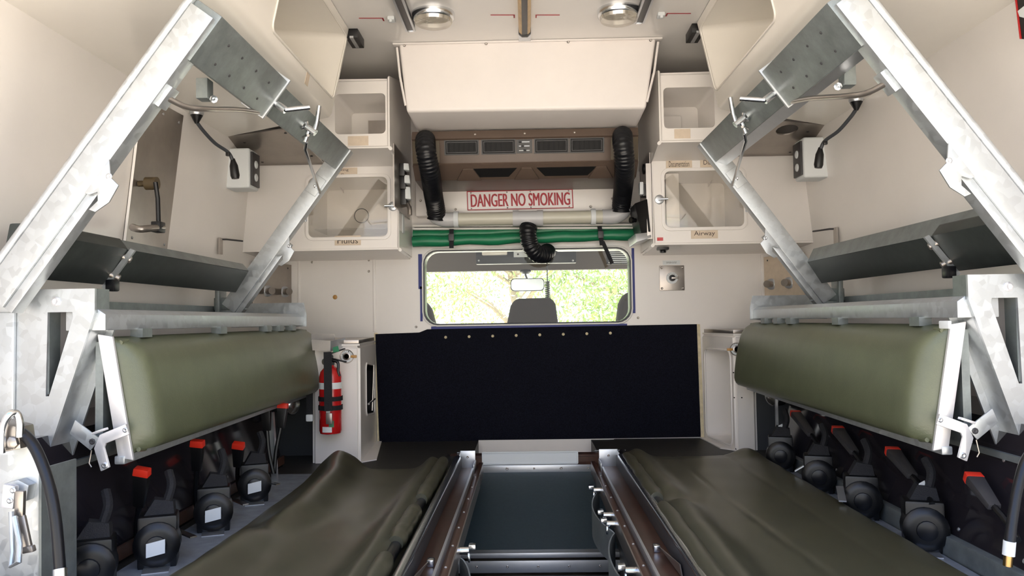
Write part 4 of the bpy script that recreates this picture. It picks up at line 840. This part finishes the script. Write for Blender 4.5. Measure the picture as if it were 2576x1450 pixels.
# ------------------------------------------------------------------ seat belts: retractors and buckles
def retractor(px, py, Z, size, label, sticker, yaw, kind):
    size *= 1.2
    k = PZ(px, py, ZD); y_ = k.y; x_ = k.x; h = size
    t = thing('belt_retractor', (x_, y_, ZD), label, 'seat belt', 'belt retractors')
    def L(a_, b_, c_, q=1.2):
        a_ *= q; b_ *= q   # local: a across, b depth, c up
        ca, sa = math.cos(yaw), math.sin(yaw); return V((x_+a_*ca-b_*sa, y_+a_*sa+b_*ca, ZD+c_))
    body = obj('body', B().hexa([L(-.03, -.02, .0), L(.03, -.02, 0), L(.03, .03, 0), L(-.03, .03, 0), L(-.03, -.02, h), L(.03, -.02, h), L(.03, .03, h), L(-.03, .03, h)]), m_black, t, bevel=.006)
    ax = L(0, -1, 0)-L(0, 0, 0); 
    obj('spool_cover', B().lathe(L(0, -.02, h*.48), V((ax.x, ax.y, 0)), [(.043, -.03), (.043, .008), (.036, .014), (.027, .016)], 22), m_black, t)
    obj('spool_cap', B().lathe(L(0, -.02, h*.48), V((ax.x, ax.y, 0)), [(.020, .012), (.019, .022), (.012, .024)], 16), m_blackr, t)
    obj('mount_bracket', B().hexa([L(-.02, -.05, .0), L(.02, -.05, 0), L(.02, .05, 0), L(-.02, .05, 0), L(-.02, -.05, .004), L(.02, -.05, .004), L(.02, .05, .004), L(-.02, .05, .004)]), m_alu, t)
    w0 = L(0, .005, h); b = B()
    b.hexa([L(-.026, -.012, h*.9), L(.026, -.012, h*.9), L(.026, .024, h*.9), L(-.026, .024, h*.9), L(-.006, .002, h+.028), L(.022, .002, h+.022), L(.024, .02, h+.022), L(-.008, .02, h+.03)]); b.tube(smooth([L(.012, .012, h+.02), L(.018, .02, h+.05), L(.012, .035, h+.075)], 5), [.009]*11, 8); bmesh.ops.bevel(b.bm, geom=[e_ for e_ in b.bm.edges if e_.calc_face_angle(0) > .6], offset=.004, segments=2, affect='EDGES')
    obj('webbing', b, m_web, t)
    if sticker == 'flat': obj('sticker', B().hexa([L(-.014, -.041, h*.30), L(.014, -.041, h*.36), L(.014, -.0425, h*.36), L(-.014, -.0425, h*.30), L(-.014, -.041, h*.56), L(.014, -.041, h*.62), L(.014, -.0425, h*.62), L(-.014, -.0425, h*.56)]), m_label, t)
    if sticker == 'tag': q_ = w0+V((0, -.004, 0)); obj('care_tag', B().prism([q_+V((-.014, 0, 0)), q_+V((.014, .005, 0)), q_+V((.01, .01, .035)), q_+V((-.004, .005, .03))], (0, .001, 0)), m_label, t)
    return t
for i, (px, py, h, st) in enumerate(((398, 1424, .085, 'flat'), (538, 1335, .085, 'flat'), (640, 1262, .085, 'flat'), (232, 1478, .075, ''))):
    near = ('nearest the open rear', 'second from the rear', 'nearest the extinguisher', 'beside the rear hose')[i]
    retractor(px, py, ZD, h, f'black belt retractor on the extinguisher side{" with white sticker" if st else ", bare"}, {near}', st, .35, 0)
for i, (px, py, h, st) in enumerate(((1965, 1186, .09, 'tag'), (2060, 1240, .085, ''), (2168, 1305, .085, ''), (2325, 1385, .085, 'tag'))):
    near = ('with white tag closest to the step light', 'with pale tongue lying beside it', 'with white ring around its spool', 'boxy with white tag by the mattress corner')[i]
    retractor(px, py, ZD, h, f'black belt retractor on the oxygen outlet side {near}', st, -.3, 0)
def buckle(p_top, p_body, p_end, Yt, Ye, label, Xend=None, r0=.02, side=-1):
    a = PY(*p_top, Yt); bq = PY(*p_body, (Yt*2+Ye)/3); e = PY(*p_end, Ye)
    if side > 0: a = PX(*p_top, .825); bq = PX(*p_body, .815); e = PX(*p_end, .80)
    t = thing('belt_buckle', e, label, 'seat belt', 'belt buckles')
    d = (bq-a).normalized(); wv = V((1, 0, 0)); wv = (wv-d*wv.dot(d)).normalized(); nv = d.cross(wv)
    Lb = (bq-a).length
    def K(u_, w_, n_): return a+d*u_+wv*w_+nv*n_
    obj('body', B().hexa([K(.008, -.0155, -.009), K(.008, .0155, -.009), K(.008, .0155, .009), K(.008, -.0155, .009), K(Lb, -.011, -.006), K(Lb, .011, -.006), K(Lb, .011, .006), K(Lb, -.011, .006)]), m_dgrey if side > 0 else m_black, t, bevel=.003)
    obj('release_button', B().hexa([K(-.004, -.0145, -.009), K(-.004, .0145, -.009), K(-.004, .0145, .009), K(-.004, -.0145, .009), K(.012, -.0157, -.0095), K(.012, .0157, -.0095), K(.012, .0157, .0095), K(.012, -.0157, .0095)]), m_red, t, bevel=.002, label='red release button')
    obj('stalk', B().tube(smooth([bq-d*.005, bq.lerp(e, .5)+V((side*.004, 0, 0)), e], 5), .006, 8), m_black, t)
lb = 'black buckle with red button standing on the extinguisher side'
buckle((358, 1183), (350, 1275), (347, 1380), 1.56, 1.62, lb+', nearest the open rear', side=-1)
buckle((497, 1112), (495, 1185), (497, 1300), 1.83, 1.88, lb+', between two others', side=-1)
buckle((600, 1118), (598, 1175), (605, 1240), 2.05, 2.12, lb+', nearest the seat leg', side=-1)
buckle((712, 1018), (706, 1078), (690, 1192), 2.32, 2.30, 'black buckle hanging beside the seat leg near the extinguisher', side=-1)
buckle((668, 1022), (672, 1085), (688, 1192), 2.30, 2.29, 'black buckle crossing the seat leg beside another near the extinguisher', side=-1)
rb = 'grey buckle with red button leaning on the oxygen outlet side'
buckle((2000, 1040), (2042, 1095), (2080, 1160), 2.25, 2.22, rb+', first from the step light', side=1)
buckle((2106, 1080), (2150, 1140), (2180, 1190), 2.02, 2.0, rb+', second from the step light', side=1)
buckle((2243, 1134), (2296, 1200), (2345, 1270), 1.80, 1.78, rb+', third from the step light', side=1)
buckle((2446, 1200), (2502, 1278), (2560, 1360), 1.58, 1.56, rb+', last from the step light', side=1)
for i, (p0, p1) in enumerate((((2000, 1185), (2022, 1172)), ((2120, 1262), (2112, 1225)))):
    a, c = PZ(*p0, ZD+.06), PZ(*p1, ZD+.075)
    obj('belt_tongue', B().bar(a, c, .016, .003), m_alu, label=('pale flat belt tongue lying between two retractors' if i == 0 else 'bright upright belt tongue at the mattress edge'), cat='belt tongue')
for i, (p0, p1) in enumerate((((445, 1335), (487, 1352)), ((590, 1258), (618, 1270)), ((655, 1210), (700, 1219)))):
    a, c = PZ(*p0, ZD+.05), PZ(*p1, ZD+.05)
    obj('belt_tongue', B().bar(a, c, .014, .003), m_chrome, label='chrome belt tongue on the extinguisher side '+('nearest the open rear', 'between two stickered retractors', 'at the foot of the seat leg')[i], cat='belt tongue')
# ------------------------------------------------------------------ stretchers and their floor tracks
def vnoise(x, y): return .5*math.sin(7.3*x+4.1*y)*math.sin(5.1*y-3.7*x)+.3*math.sin(17*y+9*x)+.2*math.sin(29*x-13*y)
for s in (-1, 1):
    if s < 0: xi, xo, ye = -.245, -.645, 2.44
    else: xi, xo, ye = .285, .735, 2.50
    t = thing('stretcher', ((xi+xo)/2, 1.7, ZD), 'olive vinyl stretcher mattress on the deck below the '+('extinguisher' if s < 0 else 'oxygen outlet')+' side seat', 'stretcher')
    def top(u_, v_):
        x = xi+(xo-xi)*u_; y = .95+(ye-.95)*v_; a = abs(x-xi); bq = abs(x-xo)
        z = ZD+.035
        if s < 0:
            wob = .018*math.sin(y*6.0)+.006*math.sin(y*17)
            z += .044*math.exp(-((x+.545+wob)/.048)**2)*(1-.45*math.exp(-((y-1.62)/.07)**2)) + .036*math.exp(-((a-.045)/.032)**2)
            z += .0012*vnoise(x*2, y*2)
        else:
            z += .010+.026*math.exp(-((a-.055)/.035)**2)*(1-.8*math.exp(-((y-1.85)/.05)**2))+.006*math.exp(-((bq-.05)/.06)**2)+.001*vnoise(x*2, y*2)
            z += -.0018*math.exp(-((a-.2-.03*math.sin(y*2))/.006)**2) - .0014*math.exp(-((a-.33)/.005)**2)
        r_ = .03; e = min(a, bq)
        if e < r_: z -= (1-math.sqrt(max(0, 1-(1-e/r_)**2)))*.035
        ee = (ye-y)
        if ee < .10: z -= (.10-ee)*.25*(1 if s < 0 else .35)
        if ee < .012: z -= .012-ee
        if s < 0: z += .016*math.exp(-((x+.59)/.06)**2)*math.exp(-((y-2.36)/.10)**2)
        else: z += .02*math.exp(-((x-.68)/.04)**2)*math.exp(-((y-2.46)/.06)**2)
        return (x+.002*vnoise(y*2, x), y, max(z, ZD+.002))
    b = B(); g = b.grid(top, 64, 120)
    per = [g[i][0] for i in range(65)]+[g[64][j] for j in range(1, 121)]+[g[i][120] for i in range(63, -1, -1)]+[g[0][j] for j in range(119, 0, -1)]
    dn = b.vv([(p_.co.x, p_.co.y, ZD+.001) for p_ in per]); m_ = len(per)
    for i in range(m_): b.face([per[i], per[(i+1)%m_], dn[(i+1)%m_], dn[i]])
    b.face(dn); mt = obj('mattress', b, m_vinylm, t, angle=70)
    # rolled inner edge over the carrying pole with grip cut-outs
    xp = xi+(-s*-.0)
    segs = ((1.0, 1.40), (1.50, 1.76), (1.86, ye-.08)) if s < 0 else ((1.0, 1.76), (1.85, ye-.1))
    xe = xi+(.006 if s < 0 else -.006)-(.02 if s < 0 else -.02)
    for a_, c_ in segs:
        n_ = 14; pts = [V((xe+.0015*math.sin(k*1.7), a_+(c_-a_)*k/n_, ZD+.052+.001*math.sin(k*2.3))) for k in range(n_+1)]
        obj('edge_roll', B().tube(pts, [.019*(.8 if k in (0, n_) else 1) for k in range(n_+1)], 14), m_vinylm, mt, angle=60)
    obj('pole', B().cyl((xe, .9, ZD+.045), (xe, ye+.02, ZD+.045), .012, 14), m_black, t)
    # floor track
    x0, x1 = (-.222, -.155) if s < 0 else (.205, .283)
    xo_, xi_ = (x0, x1) if s < 0 else (x1, x0)      # outer (mattress side), inner (well side)
    tt = thing('stretcher_track', ((x0+x1)/2, 1.7, ZD-.03), 'chrome edged floor track with brown wooden bed beside the '+('extinguisher' if s < 0 else 'oxygen outlet')+' side stretcher', 'track')
    obj('bed', B().box(x0, x1, .95, 2.56, ZD-.03, ZD+.006), m_wood, tt)
    obj('outer_rail', B().box(*sorted((xo_, xo_-s*.006)), .95, 2.50, ZD+.006, ZD+.042), m_dgrey, tt, bevel=.001)
    obj('chrome_tube', B().cyl((xo_, .95, ZD+.05), (xo_, 2.42, ZD+.05), .010, 14), m_chrome, tt)
    obj('guide_strip', B().box(*sorted((xi_+s*.016, xi_+s*.022)), .95, 2.40, ZD+.004, ZD+.024), m_alu, tt, bevel=.001)
    obj('inner_rail', B().box(*sorted((xi_-s*.004, xi_+s*.010)), .95, 2.56, ZD-.03, ZD+.012), m_wood, tt, bevel=.002)
    obj('inner_capping', B().box(*sorted((xi_-s*.006, xi_-s*.003)), .95, 2.35, ZD-.025, ZD+.013), m_stain, tt)
    xa, xb = sorted((xo_-s*.0, xi_+s*.018))
    cap = obj('end_cap', B().box(xa, xb, 2.50, 2.505, ZD+.004, ZD+.06).hexa([(xo_, 2.30, ZD+.035), (xo_-s*.003, 2.30, ZD+.035), (xo_-s*.003, 2.505, ZD+.02), (xo_, 2.505, ZD+.02), (xo_, 2.30, ZD+.046), (xo_-s*.003, 2.30, ZD+.046), (xo_-s*.003, 2.505, ZD+.06), (xo_, 2.505, ZD+.06)]).box(*sorted((xi_+s*.016, xi_+s*.019)), 2.42, 2.505, ZD+.004, ZD+.03), m_alu, tt, bevel=.001)
    screw(((xa+xb)/2, 2.50, ZD+.04), -FW, cap, .004, m_stain)
    for k in range(9): screw((xi_+s*.006, 1.2+k*.14, ZD+.012), UP, tt, .003, m_alu)
    # retaining clip in the track
    yk = 1.42 if s < 0 else 1.50; ck = obj('retaining_clip', B().hexa([(xo_-s*.008, yk-.07, ZD+.006), (xo_-s*.010, yk-.07, ZD+.006), (xo_-s*.010, yk+.05, ZD+.006), (xo_-s*.008, yk+.05, ZD+.006), (xo_-s*.012, yk-.07, ZD+.03), (xo_-s*.014, yk-.07, ZD+.03), (xo_-s*.03, yk+.05, ZD+.026), (xo_-s*.028, yk+.05, ZD+.026)]), m_stain, tt)
    obj('clip_nose', B().box(*sorted((xo_-s*.022, xo_-s*.036)), yk+.08, yk+.10, ZD+.006, ZD+.02), m_chrome, ck, bevel=.003)
    # folded leg strap hanging in the well and its wing fasteners
    b = B()
    ya, yz = (1.0, 1.62) if s < 0 else (1.0, 2.22)
    NN = 40; rows = []
    for k in range(NN+1):
        y = ya+(yz-ya)*k/NN; ph = (yz-y)/.42; bow = .034*abs(math.sin(math.pi*ph))**.7
        x = xi_-s*(.008+bow); z1_ = ZD-.012; rows.append(b.vv([(x, y, z1_), (x, y, z1_-.075), (x-s*.003, y, z1_-.075), (x-s*.003, y, z1_)]))
    for r0_, r1_ in zip(rows, rows[1:]):
        for q_ in range(4): b.face([r0_[q_], r0_[(q_+1)%4], r1_[(q_+1)%4], r1_[q_]])
    b.face(rows[0]); b.face(rows[-1][::-1])
    obj('spring_strap', b, m_galvd, tt, angle=60)
    for y in ((1.18, 1.64) if s < 0 else (2.20, 1.92, 1.84, 1.50, 1.38)):
        xs_ = xi_-s*.004
        wf = obj('wing_fastener', B().cyl((xs_, y, ZD-.004), (xs_-s*.022, y, ZD-.004), .008, 12), m_chrome, tt)
        obj('wing', B().lathe((xs_-s*.02, y, ZD-.016), (-s, 0, 0), [(.012, 0), (.012, .004)], 14).box(*sorted((xs_-s*.022, xs_-s*.036)), y-.009, y+.009, ZD+.0, ZD+.01), m_chrome, wf, bevel=.001)
# ------------------------------------------------------------------ rear post, latch and hoses next to the open rear
t = thing('rear_post', (-.83, 1.25, ZD), 'galvanised rear post with toggle latch and shackle by the extinguisher side seat', 'post')
def Q(px, py, y): return PY(px, py, y)
obj('post', B().prism([Q(-60, 1150, 1.24), Q(60, 1090, 1.24), Q(98, 1180, 1.24), Q(98, 1500, 1.24), Q(-60, 1500, 1.24)], (0, .02, 0)), m_galv, t, bevel=.003)
obj('post_flange', B().prism([Q(98, 1180, 1.24), Q(98, 1500, 1.24), Q(98, 1500, 1.24)+V((.004, .09, 0)), Q(98, 1180, 1.24)+V((.004, .09, 0))], (.004, 0, 0)), m_galvd, t)
obj('post_block', B().prism([Q(-10, 1060, 1.20), Q(45, 1075, 1.20), Q(52, 1130, 1.20), Q(-10, 1142, 1.20)], (0, .04, 0)), m_stain, t, bevel=.003)
obj('shackle', B().tube(smooth([Q(3, 1140, 1.19), Q(6, 1085, 1.19), Q(20, 1048, 1.19), Q(40, 1040, 1.20), Q(50, 1065, 1.20), Q(50, 1100, 1.20)]), .006, 10), m_chrome, t)
obj('locknut', B().lathe(Q(34, 1114, 1.20), -FW, [(.010, 0), (.010, .006), (.006, .008)], 6), m_stain, t)
lt = obj('toggle_plate', B().prism([Q(8, 1218, 1.22), Q(45, 1208, 1.22), Q(72, 1222, 1.22), Q(66, 1262, 1.22), Q(8, 1262, 1.22)], (0, .02, 0)), m_galv, t, bevel=.002)
obj('toggle_cover', B().prism([Q(6, 1218, 1.20), Q(38, 1224, 1.20), Q(32, 1284, 1.20), Q(0, 1280, 1.20)], (0, .012, 0)), m_steel2, lt, bevel=.004)
screw(Q(25, 1260, 1.20), -FW, lt, .005, m_alu); screw(Q(33, 1234, 1.20), -FW, lt, .005, m_alu)
obj('toggle_lever', B().bar(Q(52, 1235, 1.20), Q(50, 1300, 1.20), .014, .008, FW).bar(Q(50, 1300, 1.20), Q(68, 1385, 1.19), .018, .006, FW).bar(Q(60, 1385, 1.19), Q(85, 1380, 1.18), .010, .008, FW), m_stain, t, bevel=.002)
obj('toggle_loop', B().tube([Q(28, 1288, 1.19), Q(32, 1390, 1.18), Q(28, 1425, 1.17), Q(48, 1415, 1.17), Q(50, 1370, 1.18), Q(36, 1300, 1.19)], .004, 8), m_galv, t)
hs_ = smooth([Q(35, 1085, 1.22), Q(62, 1095, 1.21), Q(92, 1135, 1.20), Q(122, 1215, 1.19), Q(140, 1310, 1.18), Q(151, 1435, 1.17)])
t = obj('gas_hose', B().tube(hs_, .0085, 14), m_blackr, label='black rubber hose arching off the rear post of the extinguisher side', cat='hose')
obj('ferrule', B().cyl(Q(151, 1432, 1.17), Q(153, 1500, 1.16), .0105, 16), m_chrome, t)
hs_ = smooth([Q(2600, 1130, 1.22), Q(2578, 1165, 1.21), Q(2560, 1230, 1.20), Q(2548, 1300, 1.19), Q(2540, 1365, 1.18)])
t = obj('gas_hose', B().tube(hs_, .0075, 14), m_blackr, label='grey-black hose with brass tip hanging by the oxygen outlet side seat', cat='hose')
obj('ferrule', B().cyl(Q(2540, 1362, 1.18), Q(2537, 1398, 1.18), .0085, 16), m_label, t)
obj('tip', B().cyl(Q(2537, 1398, 1.18), Q(2535, 1425, 1.18), .0065, 14), m_brass, t)
# ------------------------------------------------------------------ cab beyond the window
YW = 4.55
hz = PY(1326, 681, YW).z
cb = struct('trim_2', B().box(-1.1, 1.1, YF+.06, YW+.05, .47, .50), m_hl)                                # cab roof
obj('header_panel', B().hexa([(-1.1, YW-.25, .44), (1.1, YW-.25, .44), (1.1, YW+.02, .40), (-1.1, YW+.02, .40), (-1.1, YW-.25, .47), (1.1, YW-.25, .47), (1.1, YW+.02, .47), (-1.1, YW+.02, .47)]).box(-1.1, 1.1, YW-.02, YW+.03, hz, .47), m_hl, cb)
for s in (-1, 1):
    obj('door_pillar', B().box(*sorted((s*1.0, s*1.1)), YF+.05, YF+.25, -1.0, .47).box(*sorted((s*1.0, s*1.1)), YW-.12, YW+.03, -1.0, .47), m_hl, cb)
    obj('door_lower', B().box(*sorted((s*1.04, s*1.1)), YF+.05, YW+.03, -1.0, -.18), m_hl, cb)
obj('dashboard', B().box(-1.05, 1.05, YW-.35, YW+.03, -1.0, -.28), m_black, cb, bevel=.03)
obj('cab_floor', B().box(-1.1, 1.1, YF+.05, YW+.03, -1.02, -.98), m_deck, cb)
wn = struct('window_2', B().box(-1.0, 1.0, YW, YW+.005, -.28, hz), m_wind)
yc = 4.25
def CB(name, px0, px1, py0, py1, y, d, m_, par=None, bev=.004, **k):
    a, c = PY(px0, py0, y), PY(px1, py1, y); return obj(name, B().box(a.x, c.x, y, y+d, c.z, a.z), m_, par, bevel=bev, **k)
t = CB('overhead_console', 1197, 1450, 625, 661, yc, .06, m_black, label='black overhead console panel in the cab', cat='console')
CB('map_lamp', 1212, 1276, 628, 642, yc-.02, .03, m_lens, t, .008)
CB('switch_plate', 1292, 1330, 626, 647, yc-.01, .015, m_label, t, .002)
screw(PY(1303, 640, yc-.01), -FW, t, .006, m_ink); screw(PY(1205, 656, yc), -FW, t, .006); screw(PY(1441, 656, yc), -FW, t, .006)
a, c = PY(1525, 629, yc), PY(1584, 664, yc)
t = obj('cab_placard', B().box(a.x, c.x+.06, yc, yc+.01, c.z, a.z), m_black, label='black instruction placard with white lines in the cab', cat='placard')
for k in range(7):
    zz = a.z-(a.z-c.z)*(k+.7)/7.6; obj('printed_line', B().box(a.x+.012, c.x+.04-(k%3)*.02, yc-.001, yc, zz-.0022, zz+.0022), m_label, t)
for px0, px1, dz in ((1085, 1250, 0), (1400, 1570, -3)):
    a, c = PY(px0, 618+dz, 3.9), PY(px1, 633+dz, 3.9)
    t = thing('sun_visor', (a.x, 3.9, c.z), 'pale grey cab sun visor on the side of the '+('Fluids' if px0 < 1300 else 'Airway')+' cupboard', 'sun visor')
    obj('board', B().box(a.x, c.x, 3.85, 3.93, c.z, a.z+.03), m_pvc, t, bevel=.008); obj('arm', B().cyl((a.x, 3.92, a.z+.02), (a.x, 3.95, .47), .006, 8), m_alu, t)
ym = 4.3
a, c = PY(1284, 701, ym), PY(1370, 732, ym); mc = (a+c)/2
t = thing('rear_view_mirror', (mc.x, ym, c.z), 'cab rear view mirror hanging in front of the windscreen', 'mirror')
lo = rr(a.x, c.x, c.z, a.z, .022, 4)
obj('housing', B().prism(XZ(lo, ym+.004), (0, .02, 0)), m_black, t, bevel=.003)
obj('glass', B().prism(XZ(rr(a.x+.004, c.x-.004, c.z+.004, a.z-.004, .02, 4), ym+.003), (0, .001, 0)), m_chrome, t)
st = PY(1322, 682, ym); obj('stem', B().tube([(mc.x, ym+.02, a.z-.01), (st.x, ym+.05, st.z-.02), (st.x, ym+.08, st.z)], .006, 8), m_alu, t)
obj('mount', B().lathe((st.x, ym+.08, st.z), UP, [(.018, -.012), (.032, 0), (.03, .012)], 16), m_black, t)
ys = 3.55
def seat(pts, label, y=ys, th=.12):
    loop = [PY(*q_, y) for q_ in pts]; cx_ = sum(q_.x for q_ in loop)/len(loop); t = thing('cab_armchair', (cx_, y, -.98), label, 'seat'); obj('backrest', B().prism(loop, (0, th, 0)), m_maroon, t, bevel=.03, seg=4, angle=60)
    obj('seat_cushion', B().box(cx_-.2, cx_+.2, y, y+.5, -.7, -.56), m_maroon, t, bevel=.03); obj('base', B().box(cx_-.18, cx_+.18, y, y+.45, -.98, -.7), m_black, t)
seat([(1268, 1100), (1274, 820), (1284, 770), (1296, 752), (1345, 750), (1388, 749), (1398, 765), (1405, 815), (1412, 1100)], 'maroon cloth centre cab seat back behind the cab window')
seat([(930, 1100), (930, 770), (990, 745), (1040, 750), (1068, 757), (1082, 778), (1092, 815), (1100, 1100)], 'dark cab seat back at the cab window corner under the Fluids cupboard')
seat([(1550, 1100), (1555, 805), (1560, 765), (1570, 742), (1590, 732), (1650, 725), (1720, 745), (1725, 1100)], 'dark cab seat back at the cab window corner under the Airway cupboard')
# coiled microphone cord hanging in the cab
yk = 3.9; a, m0, e = PY(1376, 655, yk), PY(1377, 708, yk), PY(1378, 750, yk)
pts = [a, a.lerp(m0, .5), m0]; N = 9*10
for k in range(N+1): q_ = m0.lerp(e, k/N); an = k/10*2*math.pi; pts.append(q_+V((math.cos(an)*.011, math.sin(an)*.011, 0)))
pts += [e+V((.01, 0, -.15)), e+V((.03, .2, -.35))]
t = obj('coiled_cord', B().tube(pts, .0028, 6), m_black, label='thin black coiled microphone cord hanging from the hose end in the cab', cat='cord')
obj('plug', B().lathe(a+V((0, 0, .05)), -UP, [(.03, 0), (.03, .012), (.018, .02), (.012, .05), (.005, .06)], 14), m_black, t)
# ------------------------------------------------------------------ outdoors
m_ground = M('dry sandy ground', '#c6bbab', .9, var=.2, vs=.6, bump=.3, bs=6)
g = B(); g.grid(lambda u, v: (-60+120*u, -60+120*v, -EZ), 2, 2); struct('ground', g, m_ground, recalc=False)
m_leaf = M('eucalypt leaves', '#a3b86a', .5, var=.35, vs=1.5); m_bark = M('pale bark', '#9a8a74', .8, var=.25, vs=8, bump=.4, bs=20)
def tree(x, y, h, rad, n, seed, label, low=.6):
    rnd = random.Random(seed); t = thing('leafy_tree', (x, y, -EZ), label, 'tree', 'trees ahead of the windscreen')
    z0 = -EZ; tips = []
    obj('trunk', B().tube(smooth([(x, y, z0), (x+.1, y, z0+h*.25), (x-.1, y+.1, z0+h*.5), (x, y, z0+h*.75)]), [.16-.003*i for i in range(25)], 8), m_bark, t)
    for k in range(16):
        an = rnd.uniform(0, 6.28); el = rnd.uniform(low-.35, .85)*h; rr_ = rad*rnd.uniform(.4, .95)
        tip = V((x+math.cos(an)*rr_, y+math.sin(an)*rr_, z0+el)); tips.append(tip)
        st_ = V((x, y, z0+max(.3, el-rr_*.6)*1.0)); obj('branch', B().tube([st_, st_.lerp(tip, .5)+V((0, 0, .1)), tip], [.05, .035, .015], 6), m_bark, t)
    vs, fs = [], []
    for k in range(n):
        tip = rnd.choice(tips); c_ = tip+V((rnd.gauss(0, .42), rnd.gauss(0, .42), rnd.gauss(0, .36)))
        a_ = V((rnd.gauss(0, 1), rnd.gauss(0, 1), rnd.gauss(0, 1))).normalized(); b_ = a_.orthogonal().normalized(); l_ = rnd.uniform(.035, .06)
        i = len(vs); vs += [c_-a_*l_, c_+b_*l_*.35, c_+a_*l_, c_-b_*l_*.35]; fs.append((i, i+1, i+2, i+3))
    me = bpy.data.meshes.new('foliage'); base = BASE[t.name]; me.from_pydata([v_-base for v_ in vs], [], fs); me.materials.append(m_leaf)
    o = bpy.data.objects.new('foliage', me); C.objects.link(o); o.parent = t; o['kind'] = 'stuff'
tree(-2.6, 11, 4.6, 1.9, 14000, 1, 'bright leafy tree ahead of the windscreen on the Fluids cupboard side')
tree(1.9, 10, 4.4, 1.7, 13000, 2, 'bright leafy tree ahead of the windscreen on the Airway cupboard side')
tree(-.2, 17, 5.0, 2.2, 9000, 3, 'distant leafy tree behind the rear view mirror')
tree(4.6, 14, 5.0, 2.2, 4500, 4, 'leafy tree farther off on the Airway cupboard side')
tree(4.5, -7.5, 5.5, 2.4, 4500, 6, 'leafy tree standing behind the open rear on the oxygen outlet side')
tree(-4.8, -8, 5.5, 2.4, 4500, 7, 'leafy tree standing behind the open rear on the extinguisher side')
tree(-5.6, 15, 5.2, 2.4, 4500, 5, 'leafy tree farther off on the Fluids cupboard side')
